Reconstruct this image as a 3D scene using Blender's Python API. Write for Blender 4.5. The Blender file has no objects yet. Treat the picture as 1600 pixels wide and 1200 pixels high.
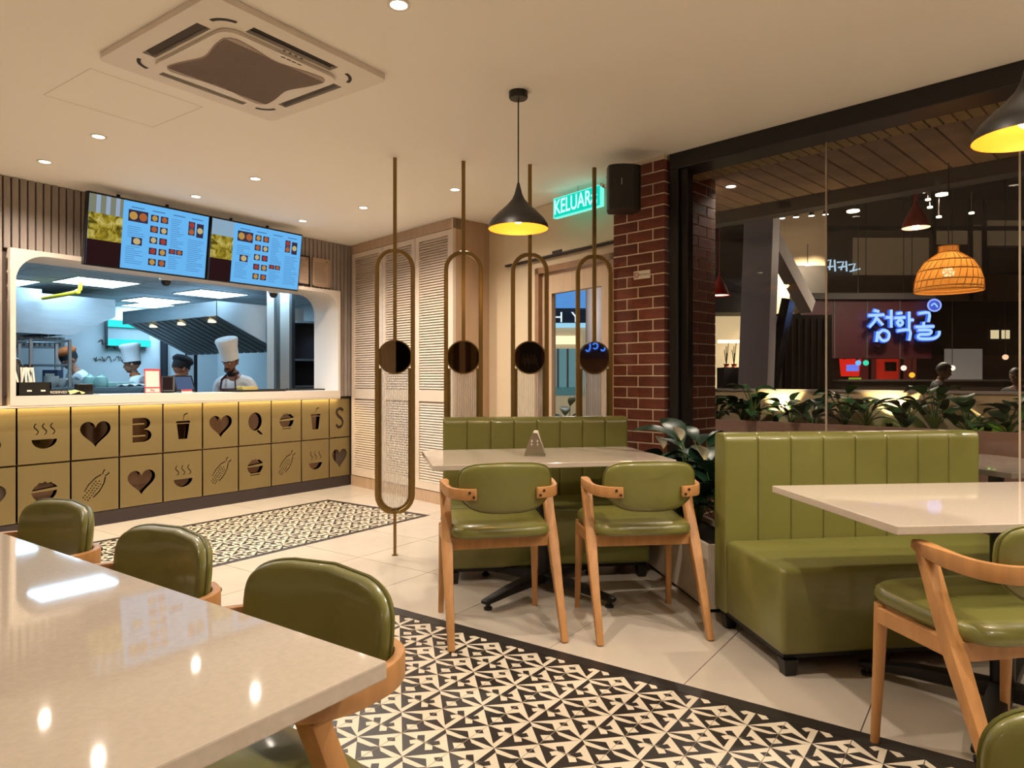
import bpy, bmesh, math, random
from mathutils import Vector, Matrix

random.seed(7)
SC = bpy.context.scene
COL = SC.collection
PI = math.pi
R = math.radians

# ------------------------------------------------------------------ camera
YAW = R(35.3)          # heading of the lens measured from the counter direction (+X)
CAM_H = 1.17
cd = bpy.data.cameras.new('camera')
cam = bpy.data.objects.new('camera', cd)
COL.objects.link(cam)
cam.location = (0, 0, CAM_H)
cam.rotation_euler = (PI / 2, 0, YAW - PI / 2)
cd.sensor_width = 36
cd.lens = 1075 / 1600 * 36
cd.shift_y = -8 / 1600
cd.clip_start = 0.02
cd.clip_end = 200
SC.camera = cam

# ------------------------------------------------------------------ view and world
SC.view_settings.view_transform = 'Standard'
SC.view_settings.look = 'None'
SC.view_settings.exposure = 0.45
SC.view_settings.gamma = 1.0
SC.view_settings.use_curve_mapping = False
SC.cycles.max_bounces = 8
SC.cycles.diffuse_bounces = 4
SC.cycles.glossy_bounces = 4
SC.cycles.transparent_max_bounces = 12
SC.cycles.transmission_bounces = 6
SC.cycles.sample_clamp_indirect = 4.0
SC.cycles.caustics_reflective = False
SC.cycles.caustics_refractive = False
SC.cycles.use_denoising = True
W = bpy.data.worlds.new('night')
SC.world = W
W.use_nodes = True
W.node_tree.nodes['Background'].inputs[0].default_value = (0.30, 0.26, 0.24, 1)
W.node_tree.nodes['Background'].inputs[1].default_value = 0.035

SPOT_W = 62.0         # watts of one recessed ceiling spot
SPOT_COL = (1.0, 0.865, 0.72)
PENDANT_W = 4.5
PENDANT_COL = (1.0, 0.60, 0.22)
KITCHEN_EMIT = 5.6
KITCHEN_COL = (0.72, 0.90, 1.0)

# ------------------------------------------------------------------ geometry of the place
CEIL = 2.635
FX, FY = math.cos(YAW), math.sin(YAW)
RX, RY = math.sin(YAW), -math.cos(YAW)


def at(px, py, d):
    """world point seen at photo pixel (px, py) when it stands d metres away along the lens axis"""
    l = (px - 800) / 1075 * d
    return Vector((FX * d + RX * l, FY * d + RY * l, CAM_H - (py - 592) / 1075 * d))


def lin(c):
    if isinstance(c, str):
        c = [int(c[i:i + 2], 16) / 255 for i in (0, 2, 4)]
    return tuple(((x / 12.92) if x <= 0.04045 else ((x + 0.055) / 1.055) ** 2.4) for x in c[:3]) + (1,)


# ------------------------------------------------------------------ materials
MATS = {}


def mat(name, col, rough=0.5, metal=0.0, emit=None, estr=0.0, var=0.0, vscale=8.0, stretch=(1, 1, 1), bump=0.0, bscale=40.0,
        coat=0.0, col2=None, spec=0.5, alpha=1.0, objrand=0.0, trans=0.0):
    if name in MATS:
        return MATS[name]
    m = bpy.data.materials.new(name)
    m.use_nodes = True
    nt = m.node_tree
    b = nt.nodes['Principled BSDF']
    c = lin(col)
    b.inputs['Base Color'].default_value = c
    b.inputs['Roughness'].default_value = rough
    b.inputs['Metallic'].default_value = metal
    b.inputs['Specular IOR Level'].default_value = spec
    b.inputs['Coat Weight'].default_value = coat
    b.inputs['Coat Roughness'].default_value = 0.08
    b.inputs['Alpha'].default_value = alpha
    b.inputs['Transmission Weight'].default_value = trans
    if emit is not None:
        b.inputs['Emission Color'].default_value = lin(emit)
        b.inputs['Emission Strength'].default_value = estr
    tc = None
    if var > 0 or bump > 0:
        tc = nt.nodes.new('ShaderNodeTexCoord')
        mp = nt.nodes.new('ShaderNodeMapping')
        mp.inputs['Scale'].default_value = stretch
        nt.links.new(tc.outputs['Object'], mp.inputs['Vector'])
    out = None
    if var > 0:
        n = nt.nodes.new('ShaderNodeTexNoise')
        n.inputs['Scale'].default_value = vscale
        n.inputs['Detail'].default_value = 6
        n.inputs['Roughness'].default_value = 0.6
        nt.links.new(mp.outputs[0], n.inputs['Vector'])
        r = nt.nodes.new('ShaderNodeValToRGB')
        d2 = lin(col2) if col2 else tuple(max(0, x * (1 - var)) for x in c[:3]) + (1,)
        r.color_ramp.elements[0].color = d2
        r.color_ramp.elements[0].position = 0.35
        r.color_ramp.elements[1].color = c
        r.color_ramp.elements[1].position = 0.65
        nt.links.new(n.outputs['Fac'], r.inputs['Fac'])
        out = r.outputs['Color']
    if objrand > 0:
        oi = nt.nodes.new('ShaderNodeObjectInfo')
        mr = nt.nodes.new('ShaderNodeMapRange')
        mr.inputs['To Min'].default_value = 1 - objrand
        mr.inputs['To Max'].default_value = 1 + objrand
        nt.links.new(oi.outputs['Random'], mr.inputs['Value'])
        h = nt.nodes.new('ShaderNodeHueSaturation')
        h.inputs['Color'].default_value = c
        if out is not None:
            nt.links.new(out, h.inputs['Color'])
        nt.links.new(mr.outputs[0], h.inputs['Value'])
        out = h.outputs['Color']
    if out is not None:
        nt.links.new(out, b.inputs['Base Color'])
    if bump > 0:
        n2 = nt.nodes.new('ShaderNodeTexNoise')
        n2.inputs['Scale'].default_value = bscale
        n2.inputs['Detail'].default_value = 4
        nt.links.new(mp.outputs[0], n2.inputs['Vector'])
        bp = nt.nodes.new('ShaderNodeBump')
        bp.inputs['Strength'].default_value = bump
        bp.inputs['Distance'].default_value = 0.004
        nt.links.new(n2.outputs['Fac'], bp.inputs['Height'])
        nt.links.new(bp.outputs[0], b.inputs['Normal'])
    MATS[name] = m
    return m


def glow(name, col, s):
    """a surface that gives off light"""
    if name in MATS:
        return MATS[name]
    if s < 2:
        s *= 0.78
    m = bpy.data.materials.new(name)
    m.use_nodes = True
    nt = m.node_tree
    nt.nodes.remove(nt.nodes['Principled BSDF'])
    e = nt.nodes.new('ShaderNodeEmission')
    e.inputs[0].default_value = lin(col)
    e.inputs[1].default_value = s
    nt.links.new(e.outputs[0], nt.nodes['Material Output'].inputs[0])
    MATS[name] = m
    return m


def thin_glass(name, tint=(1, 1, 1), ior=1.45, rough=0.0, haze=0.0, hazecol=(0.8, 0.8, 0.8)):
    m = bpy.data.materials.new(name)
    m.use_nodes = True
    nt = m.node_tree
    nt.nodes.remove(nt.nodes['Principled BSDF'])
    t = nt.nodes.new('ShaderNodeBsdfTransparent')
    t.inputs[0].default_value = (*tint, 1)
    g = nt.nodes.new('ShaderNodeBsdfGlossy')
    g.inputs['Roughness'].default_value = rough
    f = nt.nodes.new('ShaderNodeFresnel')
    f.inputs[0].default_value = ior
    mx = nt.nodes.new('ShaderNodeMixShader')
    nt.links.new(f.outputs[0], mx.inputs[0])
    src = t.outputs[0]
    if haze > 0:
        d = nt.nodes.new('ShaderNodeBsdfDiffuse')
        d.inputs[0].default_value = (*hazecol, 1)
        m2 = nt.nodes.new('ShaderNodeMixShader')
        m2.inputs[0].default_value = haze
        nt.links.new(t.outputs[0], m2.inputs[1])
        nt.links.new(d.outputs[0], m2.inputs[2])
        src = m2.outputs[0]
    nt.links.new(src, mx.inputs[1])
    nt.links.new(g.outputs[0], mx.inputs[2])
    nt.links.new(mx.outputs[0], nt.nodes['Material Output'].inputs[0])
    MATS[name] = m
    return m


M = dict(
    ceiling=mat('ceiling_paint', 'f6f0e6', 0.7),
    wallpaint=mat('wall_paint', 'd8c5a8', 0.7),
    darkwall=mat('dark_wall', '5a4030', 0.6, var=0.3, vscale=3),
    floor=mat('floor_tile', 'cabeae', 0.2, var=0.06, vscale=3, spec=0.45, objrand=0.02),
    grout=mat('grout', '7d7064', 0.9),
    tileblack=mat('tile_black', '2a2422', 0.35, var=0.15, vscale=20),
    tilewhite=mat('tile_white', 'd8cbb4', 0.3, var=0.06, vscale=15),
    border=mat('border_black', '2b2523', 0.4),
    slatwood=mat('slat_wood', 'a2948a', 0.55, var=0.25, vscale=6, stretch=(6, 6, 0.6), objrand=0.06),
    slatback=mat('slat_back', '4a3b30', 0.8),
    oak=mat('oak_veneer', 'c0a184', 0.5, var=0.14, vscale=5, stretch=(5, 5, 0.5)),
    oakslat=mat('oak_slat', 'dccbb8', 0.35, var=0.05, vscale=5),
    trimpaint=mat('trim_paint', 'd9cdbf', 0.5),
    kitchenwhite=mat('kitchen_white', 'd5dde0', 0.5),
    gold=mat('gold_panel', '85744c', 0.42, 0.4, bump=0.02, bscale=200),
    brass=mat('brass_tube', '8c7140', 0.36, 0.65),
    brassrim=mat('brass_rim', '7a6236', 0.35, 0.6),
    darkmirror=mat('dark_mirror', '6a5546', 0.06, 1.0),
    mirror=mat('bronze_mirror', 'bcab9b', 0.02, 1.0),
    kick=mat('kick_board', '33292a', 0.5),
    steel=mat('brushed_steel', 'b9c2c6', 0.34, 0.85, var=0.12, vscale=3, stretch=(1, 1, 8)),
    steeldark=mat('dull_steel', '7d8487', 0.42, 0.8),
    black=mat('black_paint', '16130f', 0.42),
    blackmetal=mat('black_metal', '14110f', 0.45, 0.2),
    pendant=mat('pendant_black', '1c1714', 0.42),
    leather=mat('green_leather', '76743a', 0.33, bump=0.06, bscale=160, var=0.10, vscale=5, coat=0.3),
    leatherdark=mat('green_piping', '5e5d22', 0.4),
    wood=mat('chair_wood', 'c08b54', 0.42, var=0.22, vscale=5, stretch=(5, 5, 0.9)),
    screw=mat('dark_screw', '2a1a12', 0.5),
    quartz=mat('quartz_top', 'c8bbab', 0.045, var=0.07, vscale=90, coat=0.0, spec=0.6),
    brick=mat('red_brick', '7b3f2c', 0.75, var=0.35, vscale=12, stretch=(1, 1, 3), bump=0.5, bscale=45, objrand=0.22),
    mortar=mat('mortar', 'ddcdb6', 0.9, bump=0.3, bscale=80),
    frame=mat('window_frame_black', '141110', 0.4),
    leaf=mat('leaf_green', '2f5a2b', 0.4, var=0.3, vscale=6, objrand=0.2),
    leafdark=mat('leaf_dark', '1f3d2b', 0.38, var=0.3, vscale=6, objrand=0.2),
    stem=mat('stem_green', '4c6b31', 0.5),
    petal=mat('white_petal', 'f1ead8', 0.5),
    pot=mat('pot_white', 'cfc2b0', 0.5),
    soil=mat('soil', '2b2019', 0.95),
    plastic=mat('white_plastic', 'e8dfd2', 0.45),
    acgrille=mat('air_grille', 'ab988b', 0.6),
    slot=mat('dark_slot', '2a211d', 0.6),
    chrome=mat('chrome', 'd8d8d8', 0.12, 1.0),
    paper=mat('paper_white', 'e8e0d0', 0.8),
    tvblack=mat('tv_black', '0e0c0d', 0.3),
    skin=mat('skin', 'a9765a', 0.5),
    cloth_white=mat('cloth_white', 'dfe4e6', 0.8, bump=0.2, bscale=30),
    cloth_black=mat('cloth_black', '1e2127', 0.85, bump=0.2, bscale=30),
    cloth_brown=mat('cloth_brown', '5b3226', 0.85),
    cloth_orange=mat('cloth_orange', 'c4692d', 0.85, var=0.5, vscale=40),
    hair=mat('hair_black', '17120f', 0.6),
    eye=mat('eye_white', 'e6e2da', 0.3),
    lips=mat('lips', '8a4a3c', 0.5),
    rattan=mat('rattan', 'd79a4a', 0.6),
    redlamp=mat('red_lamp', 'b3231c', 0.35),
    outwood=mat('outside_wood', '9a7c64', 0.6, var=0.3, vscale=4, stretch=(1, 1, 1), objrand=0.15),
    litwood=mat('eave_wood_lit', 'c4a878', 0.6, var=0.2, vscale=4, objrand=0.1),
    outdark=mat('outside_dark', '231c18', 0.7),
    outcream=mat('outside_cream', 'b39d7d', 0.7),
    outgrey=mat('outside_grey', '8d8480', 0.7),
    outfloor=mat('outside_floor', '5a4c40', 0.4),
    outred=mat('fascia_red', '2a070d', 0.4),
    yellow=mat('yellow_pipe', 'e2c62b', 0.4),
    teal=mat('teal_bowl', 'a8d6cc', 0.3),
    ceramic=mat('ceramic_white', 'e6e6e0', 0.3),
    cardboard=mat('cardboard', 'a8865c', 0.8),
    clothyellow=mat('cloth_yellow', 'd9cf7a', 0.9),
    redprint=mat('red_print', 'b8333a', 0.6),
    pinkcard=mat('pink_card', 'e6c4bb', 0.6),
    greyprint=mat('grey_print', '6f675f', 0.8),
)
SPOT_FACE = glow('spot_lens', 'ffe9c8', 9.0)
glass = thin_glass('window_glass', (0.93, 0.92, 0.9), 1.5)
doorglass = thin_glass('door_glass', (0.95, 0.97, 0.98), 1.4)
fluted = thin_glass('fluted_glass', (0.93, 0.93, 0.92), 1.6, 0.1, 0.42, (0.9, 0.88, 0.85))


# ------------------------------------------------------------------ mesh helpers
class MB:
    def __init__(s):
        s.v, s.f, s.m = [], [], []

    def add(s, vs, fs, mi=0):
        o = len(s.v)
        s.v += [tuple(x) for x in vs]
        s.f += [tuple(i + o for i in f) for f in fs]
        s.m += [mi] * len(fs)
        return s

    def box(s, c, size, rz=0.0, mi=0, rot=None):
        hx, hy, hz = size[0] / 2, size[1] / 2, size[2] / 2
        mt = rot if rot is not None else Matrix.Rotation(rz, 3, 'Z')
        c = Vector(c)
        vs = [c + mt @ Vector((x * hx, y * hy, z * hz)) for x in (-1, 1) for y in (-1, 1) for z in (-1, 1)]
        return s.add(vs, [(0, 1, 3, 2), (4, 6, 7, 5), (0, 4, 5, 1), (2, 3, 7, 6), (0, 2, 6, 4), (1, 5, 7, 3)], mi)

    def bb(s, a, b, mi=0):
        return s.box([(a[i] + b[i]) / 2 for i in range(3)], [abs(b[i] - a[i]) for i in range(3)], 0, mi)

    def prism(s, poly, z0, z1, mi=0):
        n = len(poly)
        vs = [(p[0], p[1], z0) for p in poly] + [(p[0], p[1], z1) for p in poly]
        fs = [tuple(reversed(range(n))), tuple(range(n, 2 * n))] + [(i, (i + 1) % n, n + (i + 1) % n, n + i) for i in range(n)]
        return s.add(vs, fs, mi)

    def prism_y(s, poly, y0, y1, mi=0):
        """polygon in x, z pushed along y"""
        n = len(poly)
        vs = [(p[0], y0, p[1]) for p in poly] + [(p[0], y1, p[1]) for p in poly]
        fs = [tuple(range(n)), tuple(reversed(range(n, 2 * n)))] + [(i, n + i, n + (i + 1) % n, (i + 1) % n) for i in range(n)]
        return s.add(vs, fs, mi)

    def lathe(s, prof, seg=24, c=(0, 0, 0), mi=0, cap=False):
        vs, fs = [], []
        n = len(prof)
        for k in range(seg):
            a = 2 * PI * k / seg
            for r, z in prof:
                vs.append((c[0] + r * math.cos(a), c[1] + r * math.sin(a), c[2] + z))
        for k in range(seg):
            k2 = (k + 1) % seg
            for i in range(n - 1):
                fs.append((k * n + i, k2 * n + i, k2 * n + i + 1, k * n + i + 1))
        if cap:
            fs.append(tuple(k * n for k in reversed(range(seg))))
            fs.append(tuple(k * n + n - 1 for k in range(seg)))
        return s.add(vs, fs, mi)

    def tube(s, path, r, seg=8, closed=False, mi=0, cap=True, flat=None):
        """round (or w x h flat) section swept along a path; r may be a list"""
        path = [Vector(p) for p in path]
        n = len(path)
        rs = r if isinstance(r, (list, tuple)) else [r] * n
        vs, fs = [], []
        up = None
        for i, p in enumerate(path):
            a = path[i - 1] if (i > 0 or closed) else p
            b = path[(i + 1) % n] if (i < n - 1 or closed) else p
            t = (b - a)
            t = t.normalized() if t.length > 1e-9 else Vector((0, 0, 1))
            if up is None:
                up = Vector((0, 0, 1)) if abs(t.z) < 0.9 else Vector((1, 0, 0))
            x = t.cross(up)
            if x.length < 1e-6:
                x = t.cross(Vector((0, 1, 0)))
            x.normalize()
            y = x.cross(t).normalized()
            if flat is None:
                up = y
            for k in range(seg):
                an = 2 * PI * k / seg + (PI / 4 if seg == 4 else 0)
                if flat:
                    w, h = flat[i] if isinstance(flat, list) else flat
                    cx, cy = (1, 1, -1, -1)[k], (1, -1, -1, 1)[k]
                    vs.append(p + x * cx * w / 2 + y * cy * h / 2)
                else:
                    vs.append(p + (x * math.cos(an) + y * math.sin(an)) * rs[i])
        m = n if closed else n - 1
        for i in range(m):
            j = (i + 1) % n
            for k in range(seg):
                k2 = (k + 1) % seg
                fs.append((i * seg + k, i * seg + k2, j * seg + k2, j * seg + k))
        if cap and not closed:
            fs.append(tuple(range(seg))[::-1])
            fs.append(tuple((n - 1) * seg + k for k in range(seg)))
        return s.add(vs, fs, mi)

    def sphere(s, c, r, seg=12, rings=8, mi=0):
        rr = r if isinstance(r, (tuple, list)) else (r, r, r)
        vs, fs = [], []
        for i in range(rings + 1):
            th = PI * i / rings
            for k in range(seg):
                a = 2 * PI * k / seg
                vs.append((c[0] + rr[0] * math.sin(th) * math.cos(a), c[1] + rr[1] * math.sin(th) * math.sin(a), c[2] + rr[2] * math.cos(th)))
        for i in range(rings):
            for k in range(seg):
                k2 = (k + 1) % seg
                fs.append((i * seg + k, (i + 1) * seg + k, (i + 1) * seg + k2, i * seg + k2))
        return s.add(vs, fs, mi)

    def xform(s, mt):
        s.v = [tuple(mt @ Vector(p)) for p in s.v]
        return s

    def mesh(s, name, mats, smooth=False, bevel=0.0, bseg=2, angle=40):
        me = bpy.data.meshes.new(name)
        me.from_pydata(s.v, [], s.f)
        ms = mats if isinstance(mats, (list, tuple)) else [mats]
        for m in ms:
            me.materials.append(m)
        for p, mi in zip(me.polygons, s.m):
            p.material_index = mi
        bm = bmesh.new()
        bm.from_mesh(me)
        bmesh.ops.remove_doubles(bm, verts=bm.verts, dist=1e-6)
        bmesh.ops.recalc_face_normals(bm, faces=bm.faces)
        if bevel > 0:
            es = [e for e in bm.edges if len(e.link_faces) == 2 and e.calc_face_angle(0) > R(25)]
            bmesh.ops.bevel(bm, geom=es, offset=bevel, segments=bseg, affect='EDGES', profile=0.5, clamp_overlap=True)
        bm.to_mesh(me)
        bm.free()
        if smooth:
            me.shade_smooth()
            if angle < 180:
                me.set_sharp_from_angle(angle=R(angle))
        me.update()
        return me

    def build(s, name, mats, parent=None, **kw):
        return link(name, s.mesh(name, mats, **kw), parent)


def link(name, me, parent=None, loc=(0, 0, 0), rz=0.0, rot=None):
    o = bpy.data.objects.new(name, me)
    COL.objects.link(o)
    o.location = loc
    o.rotation_euler = rot if rot is not None else (0, 0, rz)
    if parent is not None:
        o.parent = parent
    return o


def tag(o, label=None, cat=None, group=None, kind=None):
    for k, v in (('label', label), ('category', cat), ('group', group), ('kind', kind)):
        if v is not None:
            o[k] = v
    return o


def thing(name, label, cat, loc=(0, 0, 0), rz=0.0, group=None):
    o = bpy.data.objects.new(name, None)
    COL.objects.link(o)
    o.empty_display_size = 0.1
    o.location = loc
    o.rotation_euler = (0, 0, rz)
    return tag(o, label, cat, group)


def struct(name, label=None):
    o = bpy.data.objects.new(name, None)
    COL.objects.link(o)
    o.empty_display_size = 0.1
    o['kind'] = 'structure'
    if label:
        o['label'] = label
    return o


def dup(o, parent=None, loc=None, rz=None, label=None, group=None):
    c = o.copy()
    COL.objects.link(c)
    c.parent = parent
    if loc is not None:
        c.location = loc
    if rz is not None:
        c.rotation_euler = (0, 0, rz)
    if label:
        c['label'] = label
    if group:
        c['group'] = group
    for ch in [x for x in KIDS.get(o.name, [])]:
        dup(ch, c)
    return c


KIDS = {}


def remember(root):
    """note the children of a finished thing so that copies can be made without a search"""
    def rec(o):
        KIDS[o.name] = [x for x in COL.objects if x.parent == o]
        for x in KIDS[o.name]:
            rec(x)
    rec(root)


def curve_mesh(name, loops, extrude, mats):
    """flat plate in the x, y plane; the first loop is the outline, further loops are holes"""
    cu = bpy.data.curves.new(name, 'CURVE')
    cu.dimensions = '2D'
    cu.fill_mode = 'BOTH'
    cu.extrude = extrude / 2
    for lp in loops:
        sp = cu.splines.new('POLY')
        sp.points.add(len(lp) - 1)
        for p, q in zip(sp.points, lp):
            p.co = (q[0], q[1], 0, 1)
        sp.use_cyclic_u = True
    o = bpy.data.objects.new(name, cu)
    COL.objects.link(o)
    dg = bpy.context.evaluated_depsgraph_get()
    me = bpy.data.meshes.new_from_object(o.evaluated_get(dg))
    bpy.data.objects.remove(o)
    bpy.data.curves.remove(cu)
    me.name = name
    me.materials.clear()
    for m in (mats if isinstance(mats, (list, tuple)) else [mats]):
        me.materials.append(m)
    return me


def text_mesh(name, s, size, extrude, m, align='CENTER', bold=0.0):
    cu = bpy.data.curves.new(name, 'FONT')
    cu.body = s
    cu.size = size
    cu.extrude = extrude
    cu.offset = bold
    cu.align_x = align
    cu.align_y = 'CENTER'
    o = bpy.data.objects.new(name, cu)
    COL.objects.link(o)
    dg = bpy.context.evaluated_depsgraph_get()
    me = bpy.data.meshes.new_from_object(o.evaluated_get(dg))
    bpy.data.objects.remove(o)
    bpy.data.curves.remove(cu)
    me.name = name
    me.materials.clear()
    me.materials.append(m)
    return me


def rrect(x0, y0, x1, y1, r, n=6):
    pts = []
    for cx, cy, a in ((x1 - r, y1 - r, 0), (x0 + r, y1 - r, 90), (x0 + r, y0 + r, 180), (x1 - r, y0 + r, 270)):
        for k in range(n + 1):
            t = R(a + 90 * k / n)
            pts.append((cx + r * math.cos(t), cy + r * math.sin(t)))
    return pts


def bez(pts, n=8):
    """smooth path through the points"""
    out = []
    P = [Vector(p) for p in pts]
    for i in range(len(P) - 1):
        p0, p1, p2, p3 = P[max(i - 1, 0)], P[i], P[i + 1], P[min(i + 2, len(P) - 1)]
        for k in range(n):
            t = k / n
            out.append(0.5 * ((2 * p1) + (p2 - p0) * t + (2 * p0 - 5 * p1 + 4 * p2 - p3) * t * t + (3 * p1 - p0 - 3 * p2 + p3) * t ** 3))
    out.append(P[-1])
    return out


def light(name, kind, loc, w, col, size=0.05, spot=None, blend=0.5, parent=None, rot=None):
    d = bpy.data.lights.new(name, kind)
    d.energy = w
    d.color = col
    if kind == 'SPOT':
        d.spot_size = R(spot)
        d.spot_blend = blend
        d.shadow_soft_size = size
    elif kind == 'POINT':
        d.shadow_soft_size = size
    elif kind == 'AREA':
        d.size = size
    o = bpy.data.objects.new(name, d)
    COL.objects.link(o)
    o.location = loc
    if rot:
        o.rotation_euler = rot
    if parent is not None:
        o.parent = parent
    return o

# ================================================================== THE ROOM
# ---- floor: sub floor with separate beige tiles, two strips of patterned tiles with black borders
PT = 0.2035
S2 = dict(x1=2.459, nx=10, y0=1.0 - PT * 8, ny=17)
S2['x0'] = S2['x1'] - PT * S2['nx']
S2['y1'] = S2['y0'] + PT * S2['ny']
S1 = dict(x1=4.362, nx=14, y0=4.035, ny=6)
S1['x0'] = S1['x1'] - PT * S1['nx']
S1['y1'] = S1['y0'] + PT * S1['ny']
B2, B1 = 0.072, 0.055
holes = [(S2['x0'] - B2, S2['y0'] - B2, S2['x1'] + B2, S2['y1'] + B2), (S1['x0'] - B1, S1['y0'] - B1, S1['x1'] + B1, S1['y1'] + B1)]
floor = struct('floor', 'pale beige tiled floor with two black and white patterned strips')
MB().bb((-3.0, -4.0, -0.1), (6.0, 6.2, -0.006)).build('sub_floor', M['grout'], floor)


def rect_minus(r, h):
    x0, y0, x1, y1 = r
    a, b, c, d = max(x0, h[0]), max(y0, h[1]), min(x1, h[2]), min(y1, h[3])
    if a >= c or b >= d:
        return [r]
    out = []
    if y0 < b:
        out.append((x0, y0, x1, b))
    if d < y1:
        out.append((x0, d, x1, y1))
    if x0 < a:
        out.append((x0, b, a, d))
    if c < x1:
        out.append((c, b, x1, d))
    return out


G = 0.61
gap = 0.0022
full = MB().bb((gap, gap, -0.012), (G - gap, G - gap, 0)).mesh('floor_tile', M['floor'])
for i in range(-7, 6):
    for j in range(-8, 9):
        x, y = 2.49 + i * G, 0.985 + j * G
        if x > 5.75 or y > 5.95 or y < -4 or x < -2.9:
            continue
        rs = [(x + gap, y + gap, x + G - gap, y + G - gap)]
        for hl in holes:
            rs = [q for r in rs for q in rect_minus(r, hl)]
        if not rs:
            continue
        if len(rs) == 1 and abs(rs[0][2] - rs[0][0] - (G - 2 * gap)) < 1e-6 and abs(rs[0][3] - rs[0][1] - (G - 2 * gap)) < 1e-6:
            link('floor_tile', full, floor, (x, y, 0))
        else:
            mb = MB()
            for r in rs:
                mb.bb((r[0], r[1], -0.012), (r[2], r[3], 0))
            mb.build('floor_tile', M['floor'], floor)

# the printed tile: eight triangles round a star, each half black, half white
def tile_mesh():
    mb = MB()
    h = PT / 2 - 0.0012
    polys = []
    # u runs along -y, v along +x
    def to(P, S, C, a, b):
        # point at a towards S, b towards C
        return (P[0] + (S[0] - P[0]) * a + (C[0] - P[0]) * b, P[1] + (S[1] - P[1]) * a + (C[1] - P[1]) * b)
    Sx = (0, 0)
    for su in (1, -1):
        for sv in (1, -1):
            C = (su * h, sv * h)
            # sector beside the u axis
            E_ = (su * h, 0)
            base = 0 if sv > 0 else 1          # 0 white, 1 black
            polys.append((base, [E_, Sx, C], 0))
            polys.append((1 - base, [to(E_, Sx, C, *q) for q in (((0.0, 0.0), (1.0, 0.0), (0.32, 0.33)) if sv > 0 else ((0.0, 0.0), (1.0, 0.0), (0.77, 0.21), (0.22, 0.17)))], 1))
            k = 1.05 if sv > 0 else 1.5
            polys.append((1 - base, [to(E_, Sx, C, *q) for q in ((0, 0.53 - 0.13 * k), (0.17 * k, 0.52), (0, 0.53 + 0.14 * k))], 1))
            # sector beside the v axis
            Gp = (0, sv * h)
            hyp = 1 if sv > 0 else 0
            leg = 1 if su > 0 else 0
            polys.append((hyp, [Gp, Sx, C], 0))
            polys.append((1 - hyp, [to(Gp, Sx, C, *q) for q in ((0.02, 0.04), (0.0, 0.34), (0.18, 0.49), (0.33, 0.31))], 1))
            if leg != hyp:
                polys.append((leg, [to(Gp, Sx, C, *q) for q in ((0.0, 0.0), (1.0, 0.0), (0.81, 0.19), (0.2, 0.2))], 2))
            else:
                polys.append((leg, [to(Gp, Sx, C, *q) for q in ((0.02, 0.0), (1.0, 0.0), (0.8, 0.14), (0.2, 0.13))], 2))
    for ci, pl, lev in polys:
        mb.add([(v, -u, 0.0002 * lev) for u, v in pl], [tuple(range(len(pl)))], ci)
    me = bpy.data.meshes.new('patterned_tile')
    mb.bb((-h, -h, -0.011), (h, h, -0.0004), 0)
    me.from_pydata(mb.v, [], mb.f)
    me.materials.append(M['tilewhite'])
    me.materials.append(M['tileblack'])
    for p, mi in zip(me.polygons, mb.m):
        p.material_index = mi
        if p.normal.z < 0 and abs(p.center.z) < 0.0005 and p.center.z >= 0:
            p.flip()
    return me


ptile = tile_mesh()
for st in (S2, S1):
    for i in range(st['nx']):
        for j in range(st['ny']):
            link('patterned_tile', ptile, floor, (st['x0'] + (i + 0.5) * PT, st['y0'] + (j + 0.5) * PT, 0.0))
for st, b in ((S2, B2), (S1, B1)):
    g2 = 0.001
    x0, x1, y0, y1 = st['x0'], st['x1'], st['y0'], st['y1']
    n = 6
    for k in range(n):
        ya, yb = y0 - b + (y1 - y0 + 2 * b) * k / n, y0 - b + (y1 - y0 + 2 * b) * (k + 1) / n
        for xa, xb in ((x0 - b, x0), (x1, x1 + b)):
            MB().bb((xa + g2, ya + g2, -0.012), (xb - g2, yb - g2, 0)).build('border_tile', M['border'], floor)
        xa, xb = x0 + (x1 - x0) * k / n, x0 + (x1 - x0) * (k + 1) / n
        for ya2, yb2 in ((y0 - b, y0), (y1, y1 + b)):
            MB().bb((xa + g2, ya2 + g2, -0.012), (xb - g2, yb2 - g2, 0)).build('border_tile', M['border'], floor)

# ---- ceiling
W0 = Vector((4.306, 1.749))          # foot of the window wall at the brick pillar
WA = R(-100.0)                       # direction of the window wall, towards the right of the picture
WU = Vector((math.cos(WA), math.sin(WA)))
WN = Vector((-WU.y, WU.x))           # pointing outdoors
ce = MB().prism([(-3, -4), (3.35, -4), (4.42, 1.71), (5.0, 1.60), (6.2, 3.5), (6.2, 6.2), (-3, 6.2)], CEIL, CEIL + 0.12).build('ceiling', M['ceiling'])
ce['kind'] = 'structure'
ap = struct('trim_1', 'flush square access hatch outline in the ceiling')
a0, a1 = Vector((1.55, 3.55)), Vector((2.05, 4.05))
for p, q in (((1.5, 4.02), (2.06, 4.02)), ((2.06, 4.02), (2.06, 3.5)), ((1.5, 3.5), (2.06, 3.5)), ((1.5, 3.5), (1.5, 4.02))):
    MB().bb((min(p[0], q[0]) - 0.002, min(p[1], q[1]) - 0.002, CEIL - 0.001), (max(p[0], q[0]) + 0.002, max(p[1], q[1]) + 0.002, CEIL + 0.002)).build('shadow_gap', M['trimpaint'], ap)

# ---- unseen walls behind and beside the camera
tag(MB().bb((-3.12, -4, 0), (-3, 6.2, CEIL)).build('wall_left', M['wallpaint']), kind='structure')
tag(MB().bb((-3, -4.12, 0), (3.4, -4, CEIL)).build('wall_back', M['darkwall']), kind='structure')
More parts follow.
